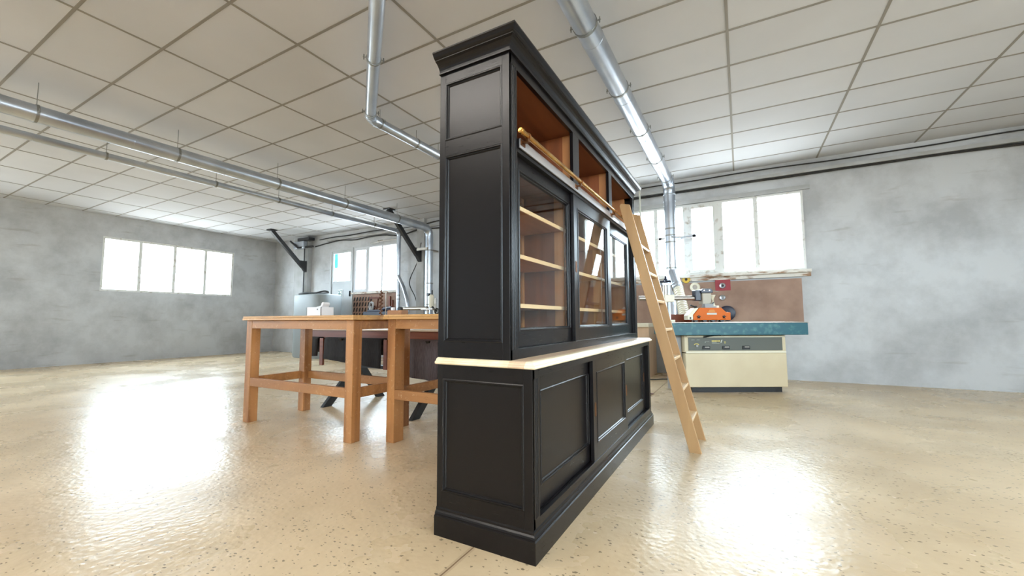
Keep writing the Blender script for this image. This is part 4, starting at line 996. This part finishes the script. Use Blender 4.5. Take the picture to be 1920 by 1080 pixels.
# small spindle drill unit below the thick left duct
sd = thing('drill_press', 'slim steel drill press with black knobs in front of the thick far left duct', 'drill press', (-6.12, 7.3, 0))
b = MB(); b.box(-6.25, -5.95, 7.15, 7.5, 0, 0.08); b.tube([(-6.12, 7.42, 0.08), (-6.12, 7.42, 1.50)], 0.035, 14); b.build('drill_column', STEEL, sd, smooth=True)
b = MB(); b.lathe((-6.12, 7.30, 1.28), (0, 0, 1), [(0.05, 0), (0.055, 0.02), (0.055, 0.27), (0.03, 0.30)], 20); b.build('drill_head', CREAM_L, sd, smooth=True)
b = MB(); b.box(-6.24, -6.18, 7.27, 7.33, 1.55, 1.61); b.box(-6.13, -6.10, 7.28, 7.32, 1.58, 1.68); b.torus((-5.92, 7.25, 1.20), (0, 1, 0), 0.055, 0.015); b.tube([(-6.07, 7.27, 1.30), (-5.92, 7.25, 1.20)], 0.018, 8); b.build('drill_controls', BLACKP, sd)
b = MB(); b.box(-6.28, -5.94, 7.12, 7.40, 1.235, 1.26); b.build('drill_table', STEEL, sd, bevel=0.005)
b = MB(); b.tube([(-7.30, 7.5, 1.28), (-6.40, 7.5, 1.28)], 0.045, 14); b.tube([(-7.30, 7.5, 1.28), (-7.30, 7.5, 0.95)], 0.03, 10); b.tube([(-6.40, 7.5, 1.28), (-6.40, 7.5, 0.0)], 0.03, 10)
tag(b.build('steel_roller', STEEL, smooth=True), 'horizontal grey steel roller between the two far left ducts', 'roller')

# ------------------------------------------------------------------ right background: board, wall bench
rbd = thing('tool_board', 'brown tool board along the far wall under the long window strip', 'tool board', (-0.5, YF - 0.03, 0.9))
MB().box(-2.5, 0.9, YF - 0.04, YF - 0.006, 0.90, 1.66).build('board', BROWNBOARD, rbd)
MB().box(-2.5, 0.9, YF - 0.055, YF - 0.04, 0.90, 0.93).build('board_batten', MAHOG, rbd)
def disc(name, label, x_, z_, R, m, hole=0.45, t=0.05, cat='grinding wheel', hub=None, ring_w=None):
    t0 = thing(name, label, cat, (x_, YF - 0.042, z_ - R))
    b = MB(); prof = [(R * hole, 0), (R, 0), (R, t), (R * 0.9, t + 0.008), (R * hole, t)]
    rings = [b.ring(Vector((x_, YF - 0.042 - h, z_)), Vector((0, 1, 0)), r_, 30) for r_, h in prof]; b.skin(rings, closed=True); b.build('wheel_body', m, t0, smooth=True)
    b = MB(); b.tube([(x_, YF - 0.042, z_), (x_, YF - 0.042 - t * 0.6, z_)], R * hole * 0.98, 20); b.build('wheel_hub', hub or DARKM, t0, smooth=True)
disc('cutter_disc', 'yellow disc hung just under the window sill, left of the peeling sill stretch', -0.845, 1.725, 0.070, YELDISC, 0.35, 0.02, 'disc', BLACKP)
disc('abrasive_wheel', 'white ring-shaped wheel on the tool board, upper left of the motor', -0.70, 1.575, 0.085, CREAM_L, 0.5, hub=STEEL)
disc('abrasive_wheel', 'white ring-shaped wheel low on the tool board behind the hose', -0.905, 1.14, 0.085, CREAM_L, 0.5, hub=DARKM)
sq = MB().box(-0.37, -0.13, YF - 0.048, YF - 0.041, 1.50, 1.70).build('red_card', REDP); tag(sq, 'dark red square card on the tool board at the right edge', 'card')
disc('cutter_disc', 'grey steel disc hung in front of the dark red card', -0.255, 1.585, 0.05, GALV, 0.45, 0.03, 'disc', DARKM)
disc('cutter_disc', 'small grey steel disc hung below the dark red card', -0.262, 1.375, 0.048, GALV, 0.45, 0.03, 'disc', GREYEN)
disc('cutter_disc', 'large dark disc hung low at the right behind the orange feeder', -0.20, 1.10, 0.13, NAVYB, 0.2, 0.03, 'disc', STEEL)
bb = thing('wall_bench', 'bench with a white top edge and pale plywood front behind the ladder', 'workbench', (-2.0, 7.8, 0))
MB().box(-2.9, -1.385, 7.35, 8.15, 0.865, 0.93).build('bench_top', CREAM_L, bb, bevel=0.003)
MB().box(-2.9, -1.40, 7.42, 7.45, 0.03, 0.865).build('front_panel', PLY, bb)
MB().box(-2.9, -2.85, 7.45, 8.1, 0, 0.865).build('end_panel', PLY, bb); MB().box(-1.44, -1.40, 7.45, 8.1, 0, 0.865).build('end_panel', PLY, bb)
cable('floor_cable', 'brown cable lying on the floor behind the ladder', [(-1.5, 7.2, 0.012), (-1.3, 7.15, 0.012), (-1.15, 7.28, 0.012), (-0.95, 7.3, 0.012)], 0.010)
tag(crumple('wood_scrap', 'small brown scrap on the floor past the end of the base cabinet', (-1.15, 5.75, 0.016), 0.10, 0.025, 0.012, RUST, 3, 'scrap'), 'small brown scrap on the floor past the end of the base cabinet', 'scrap')

# ------------------------------------------------------------------ spindle moulder (seen square-on)
ang = math.atan2(0.484, 0.875)
TM = Matrix.Rotation(ang, 4, 'Z')
mroot = TM @ Vector((3.0, 6.1, 0))
sm = thing('spindle_moulder', 'cream spindle moulder with a teal table and grey control panel at the right', 'machine', tuple(mroot), ang)
def L(): return MB(TM)
D = 5.68
L().box(2.37, 3.75, D, D + 0.42, 0.075, 0.535).build('body', CREAM, sm, bevel=0.012)
L().box(2.47, 3.70, D + 0.06, D + 0.40, 0.0, 0.08).build('plinth', BLACKP, sm)
L().box(2.26, 2.36, D + 0.10, D + 0.41, 0.0, 0.78).build('side_column', GREYEN, sm, bevel=0.01)
L().box(2.365, 3.75, D + 0.012, D + 0.42, 0.545, 0.775).build('upper_body', CREAM, sm, bevel=0.006)
cp = L().box(2.415, 3.70, D + 0.004, D + 0.012, 0.570, 0.748).build('control_panel', PANELG, sm)
b = L(); b.box(2.375, 3.74, D - 0.012, D + 0.012, 0.536, 0.562); b.build('panel_trim', CREAM_L, sm, bevel=0.003)
b = L(); b.box(2.385, 2.62, D - 0.012, D + 0.012, 0.752, 0.778); b.box(2.63, 3.74, D - 0.004, D + 0.012, 0.748, 0.772); b.build('panel_cap', CREAM_L, sm, bevel=0.003, split=True)
b = L(); b.tube([(2.615, D - 0.02, 0.752), (2.69, D - 0.03, 0.766), (2.76, D - 0.02, 0.776), (2.86, D, 0.779)], 0.009, 8); b.build('lock_lever', BLACKP, sm, smooth=True)
for xk in (2.605, 2.875, 3.15):
    b = L(); b.box(xk, xk + 0.10, D - 0.010, D + 0.004, 0.588, 0.632); s_ = b.build('switch', BLACKP, cp, bevel=0.004)
    L().box(xk + 0.024, xk + 0.086, D - 0.016, D - 0.010, 0.612, 0.624).build('switch_cap', STEEL, s_)
b = L(); b.lathe((2.525, D + 0.004, 0.636), (0, -1, 0), [(0.018, 0), (0.016, 0.02), (0.010, 0.022)], 16); b.build('knob', GREYEN, cp, smooth=True)
b = L(); n_ = 12
for i in range(n_):
    a0 = math.pi * (0.15 + 0.7 * i / n_); a1 = math.pi * (0.15 + 0.7 * (i + 1) / n_)
    b.prism([(2.525 + 0.030 * math.cos(a0), 0.636 + 0.022 * math.sin(a0)), (2.525 + 0.030 * math.cos(a1), 0.636 + 0.022 * math.sin(a1)), (2.525 + 0.040 * math.cos(a1), 0.636 + 0.032 * math.sin(a1)), (2.525 + 0.040 * math.cos(a0), 0.636 + 0.032 * math.sin(a0))], 'y', D + 0.002, D + 0.004)
for i in range(6): b.box(2.735 + 0.020 * i, 2.750 + 0.020 * i, D + 0.002, D + 0.004, 0.690, 0.708)
b.box(2.905, 2.925, D + 0.002, D + 0.004, 0.684, 0.692); b.box(2.905, 2.925, D + 0.002, D + 0.004, 0.668, 0.676)
b.build('panel_print', YEL, cp)
b = L(); b.box(2.735, 2.80, D + 0.002, D + 0.004, 0.680, 0.684); b.box(2.735, 2.84, D + 0.002, D + 0.004, 0.664, 0.667); b.prism([(2.855, 0.672), (2.862, 0.672), (2.882, 0.715), (2.868, 0.715)], 'y', D + 0.002, D + 0.004)
b.box(2.455, 2.50, D + 0.002, D + 0.004, 0.712, 0.716); b.box(2.53, 2.57, D + 0.002, D + 0.004, 0.712, 0.716); b.box(2.64, 2.70, D + 0.002, D + 0.004, 0.69, 0.692); b.lathe((2.645, D + 0.004, 0.682), (0, -1, 0), [(0.004, 0), (0.004, 0.002)], 8)
b.build('panel_lines', PALE, cp)
b = L(); b.box(2.09, 3.95, D - 0.16, D + 0.42, 0.785, 0.945); b.build('table', TEAL, sm, bevel=0.006)
L().box(2.085, 3.955, D - 0.165, D + 0.425, 0.9455, 0.957).build('table_plate', STEEL, sm, bevel=0.002)
L().box(2.22, 3.1, D + 0.385, D + 0.42, 0.957, 1.07).build('fence', MAHOG, sm, bevel=0.003)

# power feeder on the table
pf = thing('power_feeder', 'bright orange power feeder on its column arm, standing on the teal machine table', 'power feeder', tuple(TM @ Vector((2.75, 5.75, 0.957))), ang)
b = L(); out = [(2.515, 0.985), (2.515, 1.055), (2.60, 1.152), (2.61, 1.156), (2.905, 1.156), (2.97, 1.095), (3.03, 1.09), (3.03, 0.985)]
b.prism(out, 'y', D + 0.04, D + 0.20); hood = b.build('hood', ORANGE, pf, bevel=0.006)
L().box(2.70, 2.835, D + 0.034, D + 0.04, 1.060, 1.084).build('hood_label', PALE, hood)
b = L(); b.prism([(2.715, 1.092), (2.82, 1.092), (2.80, 1.128), (2.735, 1.128)], 'y', D + 0.036, D + 0.04); b.build('hood_mark', ORANGE_M, hood)
for xk, zk in ((2.585, 1.03), (2.935, 1.03)):
    b = L(); b.lathe((xk, D + 0.04, zk), (0, -1, 0), [(0.012, 0), (0.012, 0.012)], 10)
    for i in range(5):
        a = 2 * math.pi * i / 5 + 0.3; b.tube([(xk, D + 0.032, zk), (xk + 0.024 * math.cos(a), D + 0.032, zk + 0.024 * math.sin(a))], 0.006, 6)
    b.build('hood_knob', BLACKP, hood)
b = L(); b.prism([(2.440, 0.99), (2.440, 1.05), (2.535, 1.148), (2.60, 1.156), (2.515, 1.058), (2.515, 0.99)], 'y', D + 0.05, D + 0.19); b.build('end_cover', CREAM_L, pf, bevel=0.006)
L().box(2.465, 2.485, D + 0.047, D + 0.05, 1.0, 1.03).build('end_slot', BLACKP, pf)
for xk in (2.56, 2.68, 2.80, 2.92):
    b = L(); b.lathe((xk, D + 0.06, 0.990), (0, 1, 0), [(0.031, 0), (0.031, 0.1)], 20); b.build('feed_wheel', BLACKP, pf, smooth=True)
# arm, clamp, motor, column
Y5 = D + 0.28
b = L(); b.tube([(1.84, Y5, 1.302), (2.20, Y5, 1.302)], 0.033, 18); b.tube([(2.32, Y5, 1.302), (2.66, Y5, 1.302)], 0.033, 18); b.build('arm_tube', STEEL, pf, smooth=True)
L().box(2.185, 2.33, Y5 - 0.07, Y5 + 0.07, 1.245, 1.35).build('arm_block', CREAM_L, pf, bevel=0.01)
b = L(); b.tube([(2.225, Y5 + 0.01, 0.957), (2.225, Y5 + 0.01, 1.50)], 0.036, 18); b.build('column', STEEL, pf, smooth=True)
b = L(); b.tube([(2.275, Y5 - 0.02, 0.957), (2.275, Y5 - 0.02, 1.50)], 0.012, 10); b.box(2.17, 2.295, Y5 - 0.05, Y5 + 0.05, 1.49, 1.52); b.build('column_screw', GALV, pf, smooth=True)
L().box(2.15, 2.32, Y5 - 0.09, Y5 + 0.09, 0.957, 0.99).build('column_foot', CREAM_L, pf, bevel=0.006)
b = L(); b.lathe((2.235, Y5, 1.52), (0, 0, 1), [(0.028, 0), (0.028, 0.05), (0.015, 0.07), (0.012, 0.10)], 14)
for i in range(5):
    a = 2 * math.pi * i / 5 + 0.2; b.tube([(2.235, Y5, 1.545), (2.235 + 0.08 * math.cos(a), Y5 + 0.08 * math.sin(a), 1.545)], 0.014, 8)
b.build('star_handle', NAVYB, pf, smooth=True)
L().box(2.635, 2.715, Y5 - 0.06, Y5 + 0.06, 1.262, 1.415).build('tilt_clamp', NAVYB, pf, bevel=0.01)
b = L(); b.box(2.725, 2.852, Y5 - 0.08, Y5 + 0.06, 1.21, 1.372); b.build('motor_body', mat('beige_motor_enamel', srgb(176, 168, 150), 0.45), pf, bevel=0.012)
b = L(); b.prism([(2.705, 1.372), (2.705, 1.405), (2.735, 1.432), (2.845, 1.436), (2.870, 1.41), (2.870, 1.372)], 'y', Y5 - 0.09, Y5 + 0.07); b.build('motor_cap', NAVYB, pf, bevel=0.006)
for xk in (2.745, 2.82): 
    b = L(); b.lathe((xk, Y5 - 0.09, 1.408), (0, -1, 0), [(0.009, 0), (0.009, 0.006)], 10); b.build('cap_screw', STEEL, pf)
b = L(); b.tube([(2.90, Y5 - 0.02, 1.345), (2.90, Y5 - 0.02, 1.18), (2.86, Y5 - 0.05, 1.16)], 0.038, 16); b.box(2.83, 2.945, Y5 - 0.1, Y5 + 0.05, 1.155, 1.19); b.build('gear_housing', CREAM_L, pf, smooth=False, bevel=0.004)
b = L(); b.tube([(2.80, Y5 - 0.12, 1.175), (2.86, Y5 - 0.12, 1.235)], 0.009, 8); b.tube([(2.73, Y5 - 0.12, 1.185), (2.80, Y5 - 0.12, 1.185)], 0.007, 8); b.build('gear_lever', BLACKP, pf)
L().tube([(2.87, Y5 + 0.02, 1.405), (3.0, Y5 + 0.02, 1.400)], 0.006, 8).build('motor_rod', STEEL, pf)
b = L(); b.tube([(2.50, D + 0.10, 1.195), (2.575, D + 0.10, 1.165)], 0.011, 8)
b.lathe((2.575, D + 0.10, 1.15), (0, 0, 1), [(0.018, 0), (0.02, 0.03), (0.01, 0.035)], 12); b.build('feed_lever', BLACKP, pf, smooth=True)
L().box(2.565, 2.585, D + 0.09, D + 0.11, 1.08, 1.155).build('lever_post', STEEL, pf)
L().box(2.70, 2.86, D + 0.08, D + 0.20, 1.150, 1.178).build('motor_mount', GREYEN, pf)
L().box(2.73, 2.85, D + 0.15, D + 0.24, 1.165, 1.215).build('motor_neck', GREYEN, pf)
